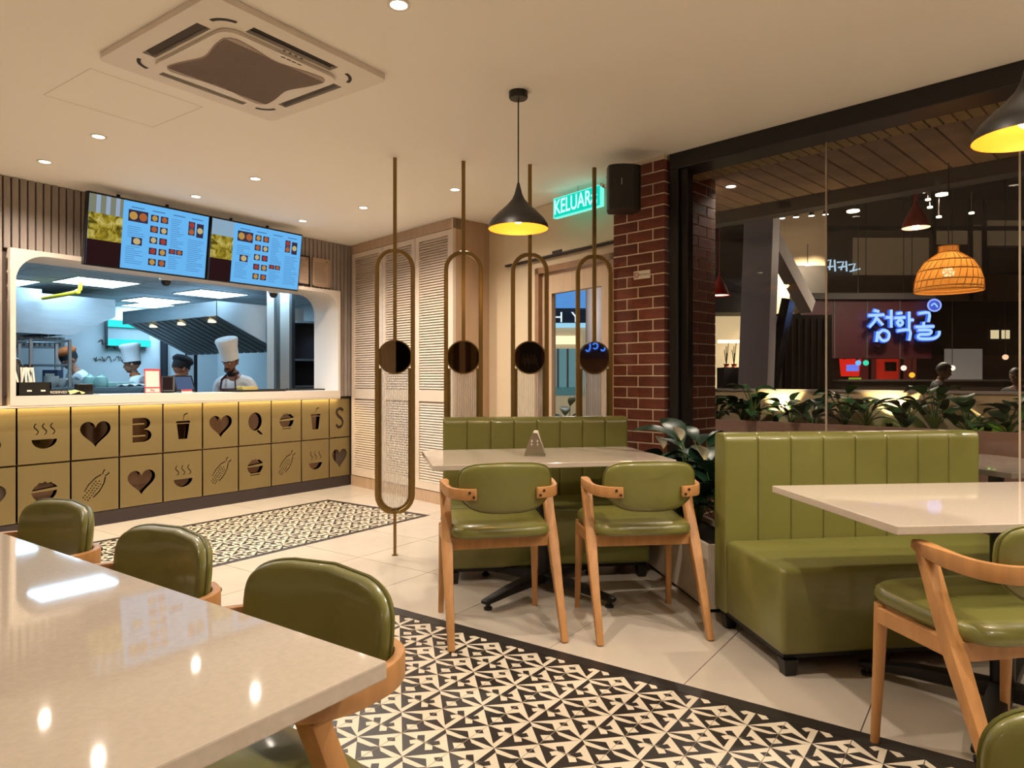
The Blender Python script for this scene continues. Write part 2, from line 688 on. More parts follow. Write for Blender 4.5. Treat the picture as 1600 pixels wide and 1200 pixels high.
# decoration added behind the camera to give the round divider mirrors something to reflect
gp = thing('added_panelling', 'gold and brown panelling added for the second divider mirror to reflect', 'panelling', (-2.43, -3.99, 0), PI)
for k, (a_, w_, m_) in enumerate(((-0.36, 0.14, 'gold'), (-0.2, 0.1, 'darkwall'), (-0.08, 0.16, 'oak'), (0.1, 0.12, 'darkwall'), (0.24, 0.16, 'gold'))):
    MB().bb((a_, -0.03 - 0.01 * (k % 2), 0), (a_ + w_, 0, CEIL)).build('panel_strip', M[m_], gp)
wp_ = thing('added_poster', 'black chalk poster added for the third divider mirror to reflect', 'poster', (-0.80, -3.99, 1.25), PI)
MB().bb((-0.28, -0.02, 0), (0.22, 0, 0.62)).build('board', M['tvblack'], wp_)
for k in range(9):
    MB().tube([(-0.2 + 0.04 * k, -0.022, 0.12 + 0.05 * ((k * 3) % 5)), (-0.17 + 0.04 * k, -0.022, 0.3 + 0.04 * ((k * 2) % 4)), (-0.14 + 0.035 * k, -0.022, 0.2)], 0.004, 5).build('chalk_line', M['greyprint'], wp_)
nb_ = thing('neon_sign', 'blue script neon added for the divider mirror by the brick pillar to reflect', 'sign', (0.58, -3.99, 1.52), PI)
MB().bb((-0.4, -0.02, 0), (0.4, 0, 0.42)).build('back_board', mat('plum_board', '2c2036', 0.5), nb_)
for k in range(5):
    MB().tube([(-0.34 + 0.15 * k + 0.05 * math.cos(t_), -0.03, 0.22 + (0.09 if k % 2 else 0.05) * math.sin(t_)) for t_ in [0.5 + 0.5 * j for j in range(11)]], 0.011, 6).build('neon_stroke', glow('script_blue', '3c7cff', 2.6), nb_)
lc = thing('added_curtain', 'pale folded curtain beside a dark panel, added for the first divider mirror to reflect', 'curtain', (-2.99, -2.67, 0), -PI / 2 + PI)
MB().bb((-0.4, -0.02, 0), (0.02, 0, CEIL)).build('dark_panel', M['tvblack'], lc)
for k in range(7):
    MB().tube([(0.05 + 0.05 * k, -0.03, 0.9), (0.05 + 0.05 * k, -0.03, CEIL)], 0.026, 8).build('fold', M['wallpaint'], lc, smooth=True)

# ---- counter wall with the serving opening
wc = struct('wall_counter', 'taupe vertical slat wall above the serving counter')
YC = 5.85
OX0, OX1, OZ0, OZ1 = 1.95, 4.985, 0.975, 2.115
for a, b in (((-3, YC + 0.02, 0), (OX0, YC + 0.33, CEIL)), ((OX0, YC + 0.02, OZ1), (OX1, YC + 0.33, CEIL)), ((OX1, YC + 0.02, 0), (5.9, YC + 0.33, CEIL)),
             ((OX0, YC + 0.06, 0), (OX1, YC + 0.33, OZ0))):
    MB().bb(a, b).build('wall_core', M['slatback'], wc)
pitch = 0.0517
sl_top = MB().bb((0.004, -0.012, OZ1 - CEIL), (pitch - 0.006, 0.02, -0.002)).mesh('wall_slat', M['slatwood'], bevel=0.003, bseg=1)
sl_full = MB().bb((0.004, -0.012, 0.98 - CEIL), (pitch - 0.006, 0.02, -0.002)).mesh('wall_slat', M['slatwood'], bevel=0.003, bseg=1)
x = 1.921 - pitch * 14
while x < 5.15:
    inside = OX0 - 0.04 < x < OX1 - 0.01
    link('wall_slat', sl_top if inside else sl_full, wc, (x, YC, CEIL))
    x += pitch
# rounded frame of the opening
me = curve_mesh('opening_frame', [[(OX0, OZ0), (OX1, OZ0), (OX1, OZ1), (OX0, OZ1)], [q for q in rrect(OX0 + 0.035, OZ0 - 0.4, OX1 - 0.03, OZ1 - 0.035, 0.2, 10) if q[1] > 1.2] + [(OX0 + 0.035, OZ0 + 0.07), (OX1 - 0.03, OZ0 + 0.07)]], 0.40, M['trimpaint'])
fr = link('trim_2', me, None, (0, YC + 0.145, 0), rot=(PI / 2, 0, 0))
tag(fr, 'pale painted rounded frame of the kitchen serving opening', kind='structure')

# ---- counter front: gold panels with cut-out icons on dark mirror
sc_ = thing('service_counter', 'serving counter clad in gold panels with cut-out food icons', 'counter', (0, 0, 0))
MB().bb((0.8, YC + 0.035, 0.09), (5.17, YC + 0.058, 0.972)).build('mirror_backing', M['darkmirror'], sc_)
MB().bb((0.8, YC + 0.004, 0.0), (5.17, YC + 0.05, 0.108)).build('kick_board', M['kick'], sc_)
MB().bb((0.8, YC - 0.052, 0.958), (OX1, YC - 0.047, 0.9745)).build('led_profile', M['trimpaint'], sc_)
MB().bb((0.8, YC - 0.03, 0.9700), (OX1, YC - 0.015, 0.9745)).build('led_strip', glow('led_warm', 'ffdf9a', 2.5), sc_)
ll_ = light('led_light', 'AREA', ((0.8 + OX1) / 2, YC - 0.022, 0.9695), 9.0, (1.0, 0.78, 0.42), OX1 - 0.8, parent=sc_)
ll_.data.shape = 'RECTANGLE'
ll_.data.size_y = 0.012


def ell(cx, cy, rx, ry, a0=0, a1=360, n=24, rot=0):
    out = []
    for k in range(n + (0 if a1 - a0 >= 360 else 1)):
        t = R(a0 + (a1 - a0) * k / n)
        x, y = rx * math.cos(t), ry * math.sin(t)
        out.append((cx + x * math.cos(rot) - y * math.sin(rot), cy + x * math.sin(rot) + y * math.cos(rot)))
    return out


def ribbon(pts, w):
    L, Rr = [], []
    for i, p in enumerate(pts):
        a, b = Vector(pts[max(i - 1, 0)]), Vector(pts[min(i + 1, len(pts) - 1)])
        t = (b - a).normalized()
        n = Vector((-t.y, t.x)) * w / 2
        L.append((p[0] + n.x, p[1] + n.y))
        Rr.append((p[0] - n.x, p[1] - n.y))
    return L + Rr[::-1]


def icon(kind):
    o = []
    if kind == 'heart':
        pts = []
        for k in range(40):
            t = 2 * PI * k / 40
            pts.append((0.115 * math.sin(t) ** 3, 0.0072 * (13 * math.cos(t) - 5 * math.cos(2 * t) - 2 * math.cos(3 * t) - math.cos(4 * t))))
        o.append(pts)
    elif kind == 'bowl':
        o.append(ell(0, -0.03, 0.085, 0.07, 180, 360, 20))
        for dx in (-0.055, 0.0, 0.055):
            o.append(ribbon([(dx + 0.014 * math.sin(k / 10 * 2 * PI), 0.005 + 0.085 * k / 10) for k in range(11)], 0.008))
    elif kind == 'cup':
        o.append([(-0.042, -0.105), (0.042, -0.105), (0.058, 0.03), (-0.058, 0.03)])
        o.append([(-0.066, 0.036), (0.066, 0.036), (0.06, 0.055), (-0.06, 0.055)])
        o.append([(-0.004, 0.061), (0.004, 0.061), (0.014, 0.105), (0.045, 0.118), (0.042, 0.126), (0.006, 0.113)])
    elif kind == 'bun':
        pts = [(-0.085, 0.012), (0.09, 0.03), (0.075, 0.045), (0.06, 0.055), (0.045, 0.07), (0.02, 0.065), (0.005, 0.078), (-0.015, 0.068), (-0.035, 0.072), (-0.05, 0.055), (-0.07, 0.04)]
        o.append(pts)
        o.append([(-0.088, 0.0), (0.088, 0.006), (0.075, -0.03), (0.055, -0.058), (-0.05, -0.06), (-0.075, -0.035)])
        o.append([(-0.055, -0.072), (0.05, -0.07), (0.05, -0.078), (-0.055, -0.08)])
    elif kind == 'corn':
        a = R(52)
        ca, sa = math.cos(a), math.sin(a)
        def rt(p):
            return (p[0] * ca - p[1] * sa, p[0] * sa + p[1] * ca)
        for k in range(9):
            for row in (-1, 0, 1):
                xx = -0.125 + 0.021 * k + 0.006 * (row % 2)
                if abs(row) and (k > 7):
                    continue
                o.append([rt(q) for q in ell(xx, row * 0.021, 0.0062, 0.0062, n=8)])
        for s_ in (1, -1):
            o.append([rt(q) for q in ribbon([(-0.08, 0.042 * s_), (-0.02, 0.05 * s_), (0.05, 0.04 * s_), (0.095, 0.018 * s_)], 0.010)])
            o.append([rt(q) for q in ribbon([(0.10, 0.012 * s_), (0.125, 0.022 * s_), (0.14, 0.02 * s_)], 0.010)])
    elif kind == 'B':
        r = 0.058
        top = ell(0.015, 0.05, r, 0.048, 90, -90, 12)
        bot = ell(0.018, -0.052, r + 0.008, 0.052, 90, -90, 12)
        o.append([(-0.075, 0.098)] + top + bot + [(-0.075, -0.104), (-0.075, -0.058), (0.03, -0.058), (0.03, -0.046), (-0.075, -0.046), (-0.075, 0.042), (0.022, 0.042), (0.022, 0.054), (-0.075, 0.054)])
    elif kind == 'Q':
        o.append(ell(0, 0.012, 0.075, 0.088, n=30))
        o.append([(0.012, -0.078), (0.03, -0.065), (0.085, -0.115), (0.06, -0.118)])
    elif kind == 'S':
        pts = [(0.05, 0.075), (0.02, 0.098), (-0.03, 0.09), (-0.045, 0.055), (-0.02, 0.02), (0.025, -0.01), (0.048, -0.05), (0.03, -0.09), (-0.02, -0.1), (-0.052, -0.07)]
        o.append(ribbon([(p.x, p.y) for p in bez([(a, b, 0) for a, b in pts], 3)], 0.034))
    return o


top_row = ['cup', 'heart', 'B', 'bowl', 'heart', 'B', 'cup', 'heart', 'Q', 'bun', 'cup', 'S']
low_row = ['corn', 'bowl', 'heart', 'bun', 'corn', 'heart', 'bowl', 'corn', 'bun', 'corn', 'bowl', 'heart']
PW = 0.359
plate_cache = {}
for k in range(12):
    x0 = 4.882 - PW * (11 - k)
    w = PW if k < 11 else 5.168 - 4.882
    for row, z0, z1, kinds in ((0, 0.540, 0.952, top_row), (1, 0.114, 0.527, low_row)):
        kd = kinds[k]
        key = (kd, k == 11)
        if key not in plate_cache:
            hw, hh = (w - 0.014) / 2, (z1 - z0) / 2
            sh = icon(kd)
            if k == 11:
                sh = [[(q[0] * 0.9, q[1]) for q in s_] for s_ in sh]
            plate_cache[key] = curve_mesh('gold_panel', [[(-hw, -hh), (hw, -hh), (hw, hh), (-hw, hh)]] + sh, 0.008, M['gold'])
        link('gold_panel', plate_cache[key], sc_, (x0 + w / 2, YC + 0.008, (z0 + z1) / 2), rot=(PI / 2, 0, 0))

# ---- louvred cabinet (stands square to the window wall)
CA, CB = Vector((5.163, 5.836)), Vector((4.78, 4.04))
cu_ = (CB - CA).normalized()
cab = thing('louvred_cabinet', 'tall pale wood cabinet with louvred doors beside the counter', 'cabinet', (CA.x, CA.y, 0), math.atan2(cu_.y, cu_.x))
# local: x along the front, y = into the cabinet
CL = 1.84
MB().bb((0, 0.12, 0.0), (CL, 0.44, CEIL - 0.002)).bb((0, 0.03, 0.0), (0.015, 0.12, CEIL - 0.002)).bb((CL - 0.015, 0.03, 0.0), (CL, 0.12, CEIL - 0.002)).bb((0, 0.03, CEIL - 0.1), (CL, 0.12, CEIL - 0.002)).build('body', M['oak'], cab)
MB().bb((0.0, 0.0, CEIL - 0.095), (CL, 0.03, CEIL - 0.002)).build('top_rail', M['oak'], cab)
MB().bb((0.0, 0.005, 0.0), (CL, 0.03, 0.11)).build('plinth', M['oak'], cab)
MB().bb((CL - 0.018, -0.004, 0.0), (CL, 0.03, CEIL - 0.002)).build('corner_post', M['oakslat'], cab)
slat = None
for xa, xb in ((0.02, 0.642), (0.648, 1.232), (1.24, 1.82)):
    d = MB()
    st = 0.062
    zt, zb = CEIL - 0.1, 0.118
    for a, b in (((xa, zb), (xa + st, zt)), ((xb - st, zb), (xb, zt)), ((xa + st, zb), (xb - st, 0.19)), ((xa + st, 0.955), (xb - st, 1.065)), ((xa + st, 2.485), (xb - st, zt))):
        d.bb((a[0], 0.0, a[1]), (b[0], 0.026, b[1]))
    door = d.build('door', M['oakslat'], cab)
    wv = xb - xa - 2 * st
    sm = MB().box((0, 0, 0), (wv, 0.0045, 0.026), rot=Matrix.Rotation(R(-36), 3, 'X')).mesh('slat', M['oakslat'])
    z = 0.19 + 0.013
    while z < 2.48:
        if not (0.945 < z < 1.075):
            link('slat', sm, door, ((xa + xb) / 2, 0.014, z))
        z += 0.0252
    tag(MB().lathe([(0, 0), (0.009, 0.002), (0.011, 0.012), (0.0, 0.02)], 10).xform(Matrix.Translation((xb - 0.03, 0.0, 1.01)) @ Matrix.Rotation(R(90), 4, 'X')).build('knob', M['chrome'], door, smooth=True))

# ---- door wall behind the dividers
DW0 = Vector((5.20, 3.95))
DA = math.atan2(-0.947, -0.32)
DU = Vector((math.cos(DA), math.sin(DA)))
wd = struct('wall_door', 'cream wall with a glazed door beside the brick pillar')
wd.location = (DW0.x, DW0.y, 0)
wd.rotation_euler = (0, 0, DA)
# local: x along the wall (towards the pillar), y into the room is negative
D0, D1, DZ = 0.72, 1.68, 2.12
for a, b in (((-0.35, 0, 0), (D0, 0.12, CEIL)), ((D0, 0, DZ), (D1, 0.12, CEIL)), ((D1, 0, 0), (2.1, 0.12, CEIL))):
    MB().bb(a, b).build('wall_core', M['wallpaint'], wd)
bh = MB().bb((0.30, -0.04, 2.20), (1.95, 0.0, CEIL)).build('wall_bulkhead', M['wallpaint'], wd, bevel=0.012)
MB().bb((0.32, -0.042, 2.186), (1.95, -0.0, 2.199)).build('shadow_gap', M['slot'], bh)
MB().bb((1.0, -0.046, 2.205), (1.12, -0.04, 2.225)).build('sensor_plate', M['slot'], bh)
dr = struct('door_1', 'pale wood door with a tall glass pane')
dr.location, dr.rotation_euler = wd.location, wd.rotation_euler
for a, b in (((D0, -0.01, 0), (D0 + 0.05, 0.13, DZ)), ((D0, -0.01, DZ - 0.05), (D1, 0.13, DZ)), ((D1 - 0.05, -0.01, 0), (D1, 0.13, DZ))):
    MB().bb(a, b).build('door_frame', mat('door_frame', 'a37d5c', 0.5, var=0.2), dr)
lf = MB()
gx0, gx1, gz0, gz1 = D0 + 0.18, D1 - 0.17, 0.25, 1.89
for a, b in (((D0 + 0.055, 0.03, 0.01), (gx0, 0.075, DZ - 0.055)), ((gx1, 0.03, 0.01), (D1 - 0.055, 0.075, DZ - 0.055)), ((gx0, 0.03, 0.01), (gx1, 0.075, gz0)), ((gx0, 0.03, gz1), (gx1, 0.075, DZ - 0.055))):
    lf.bb(a, b)
leaf = lf.build('door_leaf', mat('door_wood', 'd3b697', 0.5, var=0.12, vscale=5, stretch=(5, 5, 0.5)), dr)
MB().add([(gx0, 0.05, gz0), (gx1, 0.05, gz0), (gx1, 0.05, gz1), (gx0, 0.05, gz1)], [(0, 1, 2, 3)]).build('pane', doorglass, leaf)
MB().bb((D0 + 0.075, -0.01, 1.15), (D0 + 0.11, 0.03, 1.42)).build('lock_plate', M['black'], leaf)
MB().tube([(D0 + 0.10, -0.03, 0.95), (D0 + 0.10, -0.03, 1.1)], 0.008).tube([(D0 + 0.10, 0.03, 1.02), (D0 + 0.10, -0.03, 1.02)], 0.007).build('handle', M['chrome'], leaf)

# ---- brick pillar
pil = struct('wall_pillar', 'red brick pillar with pale mortar joints beside the window')
PR = R(-10)
pil.location = (4.236, 1.782, 0)
pil.rotation_euler = (0, 0, PR)      # local x: right-hand face going away, local y: left face
PWID, PDEP, CH = 0.41, 0.664, 0.0747
MB().bb((0.0035, 0.0035, 0), (PDEP, PWID, CEIL)).build('mortar_core', M['mortar'], pil)
nC = 35
mort = 0.0085
bmesh_cache = {}


def brick(sx, sy, x, y, z, hgt):
    key = (round(sx, 4), round(sy, 4), round(hgt, 4))
    if key not in bmesh_cache:
        bmesh_cache[key] = MB().bb((0, 0, 0), (sx, sy, hgt)).mesh('brick', M['brick'], bevel=0.0025, bseg=1)
    link('brick', bmesh_cache[key], pil, (x, y, z))


for c in range(nC):
    z = c * CH
    hz = min(CH - mort, CEIL - z - 0.002)
    if c % 2:
        segs = [(0.0, 0.203), (0.212, 0.41)]
        xs = [(0.108, 0.318), (0.327, 0.537), (0.546, 0.664)]
        # corner brick wraps: header 0.1 deep
        brick(0.10, segs[0][1], 0, 0, z, hz)
    else:
        segs = [(0.0, 0.085), (0.094, 0.294), (0.303, 0.41)]
        xs = [(0.212, 0.42), (0.429, 0.664)]
        brick(0.203, segs[0][1], 0, 0, z, hz)
    for a, b in segs[1:]:
        brick(0.1, b - a, 0, a, z, hz)
    for a, b in xs:
        brick(b - a, 0.09, a, 0, z, hz)

# ---- shop window: black frame, three glass panes with clear joints
wi = struct('window_1', 'full height shop window in a black frame')
wi.location = (W0.x, W0.y, 0)
wi.rotation_euler = (0, 0, WA)       # local x along the glass, local y outdoors
WL = 5.6
MB().bb((0.0, -0.05, 2.53), (WL, 0.15, CEIL)).build('head_frame', M['frame'], wi, bevel=0.004, bseg=1)
MB().bb((0.0, -0.05, 0.0), (0.065, 0.06, 2.53)).build('side_frame', M['frame'], wi, bevel=0.004, bseg=1)
MB().bb((0.065, -0.02, 0.0), (0.118, 0.05, 2.53)).build('inner_frame', mat('frame_satin', '1b1816', 0.3, 0.3), wi, bevel=0.004, bseg=1)
MB().bb((0.118, 0.10, 0.0), (WL, 0.16, 0.06)).build('sill_frame', M['frame'], wi)
for a, b in ((-0.017, 0.926), (0.934, 1.832), (1.840, 2.74), (2.748, 3.64), (3.648, 4.55), (4.558, WL)):
    MB().add([(a, 0.13, 0.06), (b, 0.13, 0.06), (b, 0.13, 2.53), (a, 0.13, 2.53)], [(0, 1, 2, 3)]).build('pane', glass, wi)
for u in (0.93, 1.836, 2.744, 3.644, 4.554):
    MB().bb((u - 0.004, 0.124, 0.06), (u + 0.004, 0.136, 2.53)).build('glass_joint', mat('clear_joint', 'b9ab98', 0.25, emit=None), wi)

# ================================================================== FURNITURE
# ---- chair with a Z-shaped side: slanting rear leg runs up into the arm (local +y is the way the sitter faces)
def backrest_parts(parent):
    N = 48
    out = []
    for k in range(N):
        t = 2 * PI * k / N
        c, s = math.cos(t), math.sin(t)
        if s >= 0:      # upper half: broad with round shoulders
            x = 0.213 * math.copysign(abs(c) ** 0.32, c)
            z = 0.703 + 0.080 * abs(s) ** 0.62 + 0.014 * (1 - (x / 0.213) ** 2)
        else:           # lower half: sides taper into a shallow bowl
            x = 0.213 * math.copysign(abs(c) ** 0.62, c)
            z = 0.703 - 0.130 * abs(s) ** 0.9
        out.append((x, z))
    cz = 0.695
    rings = [(1.0, 0.0), (0.985, 0.011), (0.95, 0.0175), (0.85, 0.0215), (0.6, 0.024), (0.3, 0.025)]

    def pos(x, z, off):
        return (x, -0.20 + 1.05 * x * x - 0.10 * (z - cz) + off, z)
    mb = MB()
    vs, fs = [], []
    rows = []
    for side in (1, -1):
        for sc, th in (rings if side == 1 else rings[1:]):
            rows.append((side, sc, [len(vs) + i for i in range(N)]))
            vs += [pos(x * sc, cz + (z - cz) * sc, side * th) for x, z in out]
    front = [r[2] for r in rows if r[0] == 1]
    back = [front[0]] + [r[2] for r in rows if r[0] == -1]
    for seq, flip in ((front, False), (back, True)):
        for a, b in zip(seq, seq[1:]):
            for k in range(N):
                k2 = (k + 1) % N
                q = (a[k], a[k2], b[k2], b[k])
                fs.append(q if not flip else q[::-1])
        fs.append(tuple(seq[-1]) if not flip else tuple(seq[-1])[::-1])
    mb.add(vs, fs)
    br = mb.build('backrest', M['leather'], parent, smooth=True, angle=180)
    MB().tube([pos(x * 1.0, cz + (z - cz) * 1.0, -0.004) for x, z in out], 0.0042, 6, closed=True).build('piping', M['leatherdark'], br, smooth=True)
    return br


def make_chair(label, group):
    t = thing('dining_chair', label, 'chair', (0, 0, 0), 0, group)
    backrest_parts(t)
    # seat cushion
    N = 40
    rows = []
    mb = MB()
    vs, fs = [], []
    prof = [(0.90, 0.447), (0.985, 0.450), (1.0, 0.466), (0.985, 0.486), (0.93, 0.499), (0.75, 0.505), (0.4, 0.507)]

    def outline(k):
        a = 2 * PI * k / N
        c, s = math.cos(a), math.sin(a)
        x = math.copysign(abs(c) ** 0.34, c)
        y = math.copysign(abs(s) ** 0.34, s)
        wx = 0.232 + 0.025 * (y + 1) / 2
        return x * wx, 0.085 + y * 0.225
    for sc, z in prof:
        rows.append([len(vs) + i for i in range(N)])
        for k in range(N):
            x, y = outline(k)
            vs.append((x * sc, 0.085 + (y - 0.085) * sc, z + 0.012 * max(0, (y - 0.1)) / 0.2))
    for a, b in zip(rows, rows[1:]):
        for k in range(N):
            fs.append((a[k], a[(k + 1) % N], b[(k + 1) % N], b[k]))
    fs.append(tuple(rows[-1]))
    fs.append(tuple(rows[0])[::-1])
    mb.add(vs, fs)
    mb.build('seat', M['leather'], t, smooth=True, angle=180)
    for s in (-1, 1):
        # rear leg slants forward from the foot to the front end of the arm
        p = [(s * 0.252, -0.255, 0.0), (s * 0.251, -0.16, 0.205), (s * 0.249, -0.065, 0.41), (s * 0.247, -0.005, 0.54), (s * 0.246, 0.045, 0.668)]
        MB().tube(p, 0.02, 4, flat=[(0.030, 0.030), (0.036, 0.038), (0.042, 0.05), (0.038, 0.046), (0.034, 0.05)]).build('leg', M['wood'], t, smooth=True, bevel=0.006)
        # front leg
        MB().tube([(s * 0.243, 0.262, 0.0), (s * 0.238, 0.25, 0.25), (s * 0.234, 0.243, 0.452)], [0.0135, 0.018, 0.0215], 12).build('leg', M['wood'], t, smooth=True)
        MB().box((s * 0.242, 0.09, 0.418), (0.024, 0.31, 0.052)).build('side_rail', M['wood'], t, bevel=0.004)
        # arm sweeping back and inwards to hold the backrest
        q = bez([(s * 0.247, 0.085, 0.684), (s * 0.25, 0.035, 0.676), (s * 0.252, -0.045, 0.667), (s * 0.243, -0.125, 0.663), (s * 0.205, -0.186, 0.662), (s * 0.135, -0.212, 0.662)], 4)
        n = len(q)
        fl = []
        for i in range(n):
            u = i / (n - 1)
            fl.append((0.020 + 0.026 * max(0, 1 - abs(u - 0.18) * 3.4), 0.024 + 0.026 * min(1, u * 2.6)))
        arm = MB().tube(q, 0.02, 4, flat=fl).build('armrest', M['wood'], t, smooth=True, bevel=0.005)
        for dx, dz in ((0.150, 0.652), (0.168, 0.672)):
            yb = -0.228 + 1.05 * 0 + (dx - 0.135) * 0.36
            MB().lathe([(0, -0.002), (0.006, -0.002), (0.006, 0.004), (0, 0.004)], 10).xform(Matrix.Translation((s * dx, yb + 0.002, dz)) @ Matrix.Rotation(R(90), 4, 'X')).build('screw', M['screw'], arm)
    MB().box((0, -0.062, 0.418), (0.47, 0.024, 0.058)).build('rear_rail', M['wood'], t, bevel=0.004)
    MB().box((0, 0.245, 0.418), (0.45, 0.024, 0.052)).build('front_rail', M['wood'], t, bevel=0.004)
    remember(t)
    return t


def face(dx, dy):
    """rotation that turns local +y to the direction (dx, dy)"""
    return math.atan2(dy, dx) - PI / 2


CH = make_chair('green leather wooden armchair at the napkin table, beside the brass dividers', 'chairs with green leather and wooden arms')


def place_chair(rl, rr, fdir, label, first=False):
    pass


def put(o, x, y, fx, fy, label):
    return dup(o, None, (x, y, 0), face(fx, fy), label)


# two chairs at the table with the napkin holder (centre from the four feet)
CH.location = (2.613, 1.93, 0)
CH.rotation_euler = (0, 0, face(0.68, 0.735))
put(CH, 3.041, 1.41, 0.74, 0.67, 'green leather wooden armchair at the napkin table, beside the potted lily')
# three chairs along the long foreground table, facing it
put(CH, 0.712, 1.09, -1, 0.0, 'green leather armchair nearest the sharp corner of the long foreground table')
put(CH, 0.715, 1.675, -1, 0.02, 'green leather armchair in the middle of the three at the long foreground table')
put(CH, 0.73, 2.31, -1, -0.02, 'green leather armchair at the long foreground table, closest to the gold counter')
# chair in front of the right-hand bench table, and one cut by the picture corner
put(CH, 2.475, -0.03, 0.70, 0.71, 'green leather wooden armchair turned to the big channelled bench')
put(CH, 0.817, -0.186, -1, 0.05, 'green leather chair back cut off by the bottom right picture corner')


# ---- tables
def table_base(parent, x, y, rot, h, span, legs=True):
    MB().lathe([(0.038, 0.055), (0.038, h - 0.012)], 20, (x, y, 0), cap=True).build('column', M['blackmetal'], parent, smooth=True)
    for k in range(4):
        a = rot + k * PI / 2
        c, s = math.cos(a), math.sin(a)
        p = [(x + c * r, y + s * r, z) for r, z in ((0.0, 0.075), (0.10, 0.074), (span * 0.6, 0.062), (span, 0.040))]
        foot = MB().tube(p, 0.03, 4, flat=[(0.075, 0.055), (0.072, 0.052), (0.062, 0.040), (0.05, 0.022)]).build('base_arm', M['blackmetal'], parent, smooth=True, bevel=0.008)
        MB().lathe([(0.012, 0.032), (0.012, 0.014), (0.022, 0.012), (0.022, 0.0)], 14, (x + c * (span - 0.03), y + s * (span - 0.03), 0), cap=True).build('glide', M['black'], foot)
    MB().bb((x - 0.17, y - 0.17, h - 0.016), (x + 0.17, y + 0.17, h)).build('top_plate', M['blackmetal'], parent)


def table(name, label, cx, cy, ang, L, Wd, top=0.745, th=0.026, base=(0, 0, 0, 0.46), arms=True):
    t = thing(name, label, 'table', (cx, cy, 0), ang)
    MB().box((0, 0, top - th / 2), (L, Wd, th)).build('table_top', M['quartz'], t, bevel=0.0025)
    bx, by, br, sp = base
    table_base(t, bx, by, br, top - th, sp)
    return t


table('dining_table', 'white stone table with the napkin holder on it', 3.237, 2.09, R(-43.3), 1.28, 0.735, base=(-0.0, -0.03, R(37), 0.47))
table('dining_table', 'white stone table in front of the big channelled bench', 2.98, -0.01, R(-49.1), 1.32, 0.762, base=(0, 0, R(42), 0.47))
lt = thing('long_table', 'long foreground quartz table with a sharp corner', 'table', (0.735, 0.75, 0), 0)
MB().bb((-1.05, 0.0, 0.719), (0.0, 2.75, 0.747)).build('table_top', M['quartz'], lt, bevel=0.003)
for yy in (0.55, 2.2):
    MB().bb((-0.62, yy - 0.05, 0.03), (-0.42, yy + 0.05, 0.70)).build('pedestal', M['blackmetal'], lt, bevel=0.004)
    MB().bb((-0.85, yy - 0.06, 0.0), (-0.19, yy + 0.06, 0.03)).build('foot_plate', M['blackmetal'], lt, bevel=0.004)
    MB().bb((-0.85, yy - 0.06, 0.70), (-0.19, yy + 0.06, 0.716)).build('top_plate', M['blackmetal'], lt)


# ---- upholstered benches
def bench(label, ox, oy, ang, L, nch, back_h=0.917, depth=0.62, cat='bench', foot=0.085):
    """local: x along the bench, y from the front edge to the back"""
    t = thing('banquette_bench', label, cat, (ox, oy, 0), ang)
    bt = 0.115
    MB().bb((0.0, 0.0, foot), (L, depth - bt - 0.002, 0.425)).build('seat', M['leather'], t, smooth=True, bevel=0.024, bseg=4)
    w = (L) / nch
    cm = None
    for k in range(nch):
        prof = []
        H0, H1 = foot, back_h
        # rounded top section in y, z; pushed along x with rounded joints
        sec = [(depth - bt, H0), (depth - bt, H1 - 0.045)]
        for j in range(7):
            a = PI - PI / 2 * j / 6
            sec.append((depth - bt + 0.045 + 0.045 * math.cos(a), H1 - 0.045 + 0.045 * math.sin(a)))
        for j in range(5):
            a = PI / 2 - PI / 2 * j / 4
            sec.append((depth - 0.03 + 0.03 * math.cos(a), H1 - 0.03 + 0.03 * math.sin(a)))
        sec.append((depth, H0))
        n = len(sec)
        vs, fs = [], []
        cy, cz = depth - bt / 2, (H0 + H1) / 2
        st = [(0.0, 0.008), (0.004, 0.003), (0.012, 0.0007), (0.03, 0.0), (w - 0.03, 0.0), (w - 0.012, 0.0007), (w - 0.004, 0.003), (w, 0.008)]
        for x, ins in st:
            for y, z in sec:
                yy = min(max(y, depth - bt + ins), depth - ins * 0.3)
                zz = min(z, H1 - ins * 0.8)
                vs.append((x, yy if y <= cy or True else y, zz))
        for i in range(len(st) - 1):
            for j in range(n):
                j2 = (j + 1) % n
                fs.append((i * n + j, i * n + j2, (i + 1) * n + j2, (i + 1) * n + j))
        fs.append(tuple(range(n))[::-1])
        fs.append(tuple((len(st) - 1) * n + j for j in range(n)))
        if cm is None:
            cm = MB().add(vs, fs).mesh('back_channel', M['leather'], smooth=True, angle=50)
        link('back_channel', cm, t, (k * w, 0, 0))
    MB().bb((0.02, 0.03, foot - 0.02), (L - 0.02, depth - 0.02, foot)).build('base_board', M['black'], t)
    for fx in (0.045, L - 0.045):
        for fy in (0.04, depth - 0.06):
            MB().add([(fx - 0.03, fy - 0.03, foot - 0.02), (fx + 0.03, fy - 0.03, foot - 0.02), (fx + 0.03, fy + 0.03, foot - 0.02), (fx - 0.03, fy + 0.03, foot - 0.02),
                      (fx - 0.022, fy - 0.022, 0), (fx + 0.022, fy - 0.022, 0), (fx + 0.022, fy + 0.022, 0), (fx - 0.022, fy + 0.022, 0)],
                     [(0, 1, 2, 3), (7, 6, 5, 4), (0, 4, 5, 1), (1, 5, 6, 2), (2, 6, 7, 3), (3, 7, 4, 0)]).build('foot', M['black'], t)
    return t


# local y must point away from the camera: x axis runs to the right of the picture
bench('big green leather bench with channelled back under the shop window', 2.80, 0.69, R(-47), 1.31, 8)
bench('green leather bench against the brass dividers, behind the napkin table', 2.965, 2.555, R(-47.0), 1.20, 8, back_h=0.925, depth=0.56)

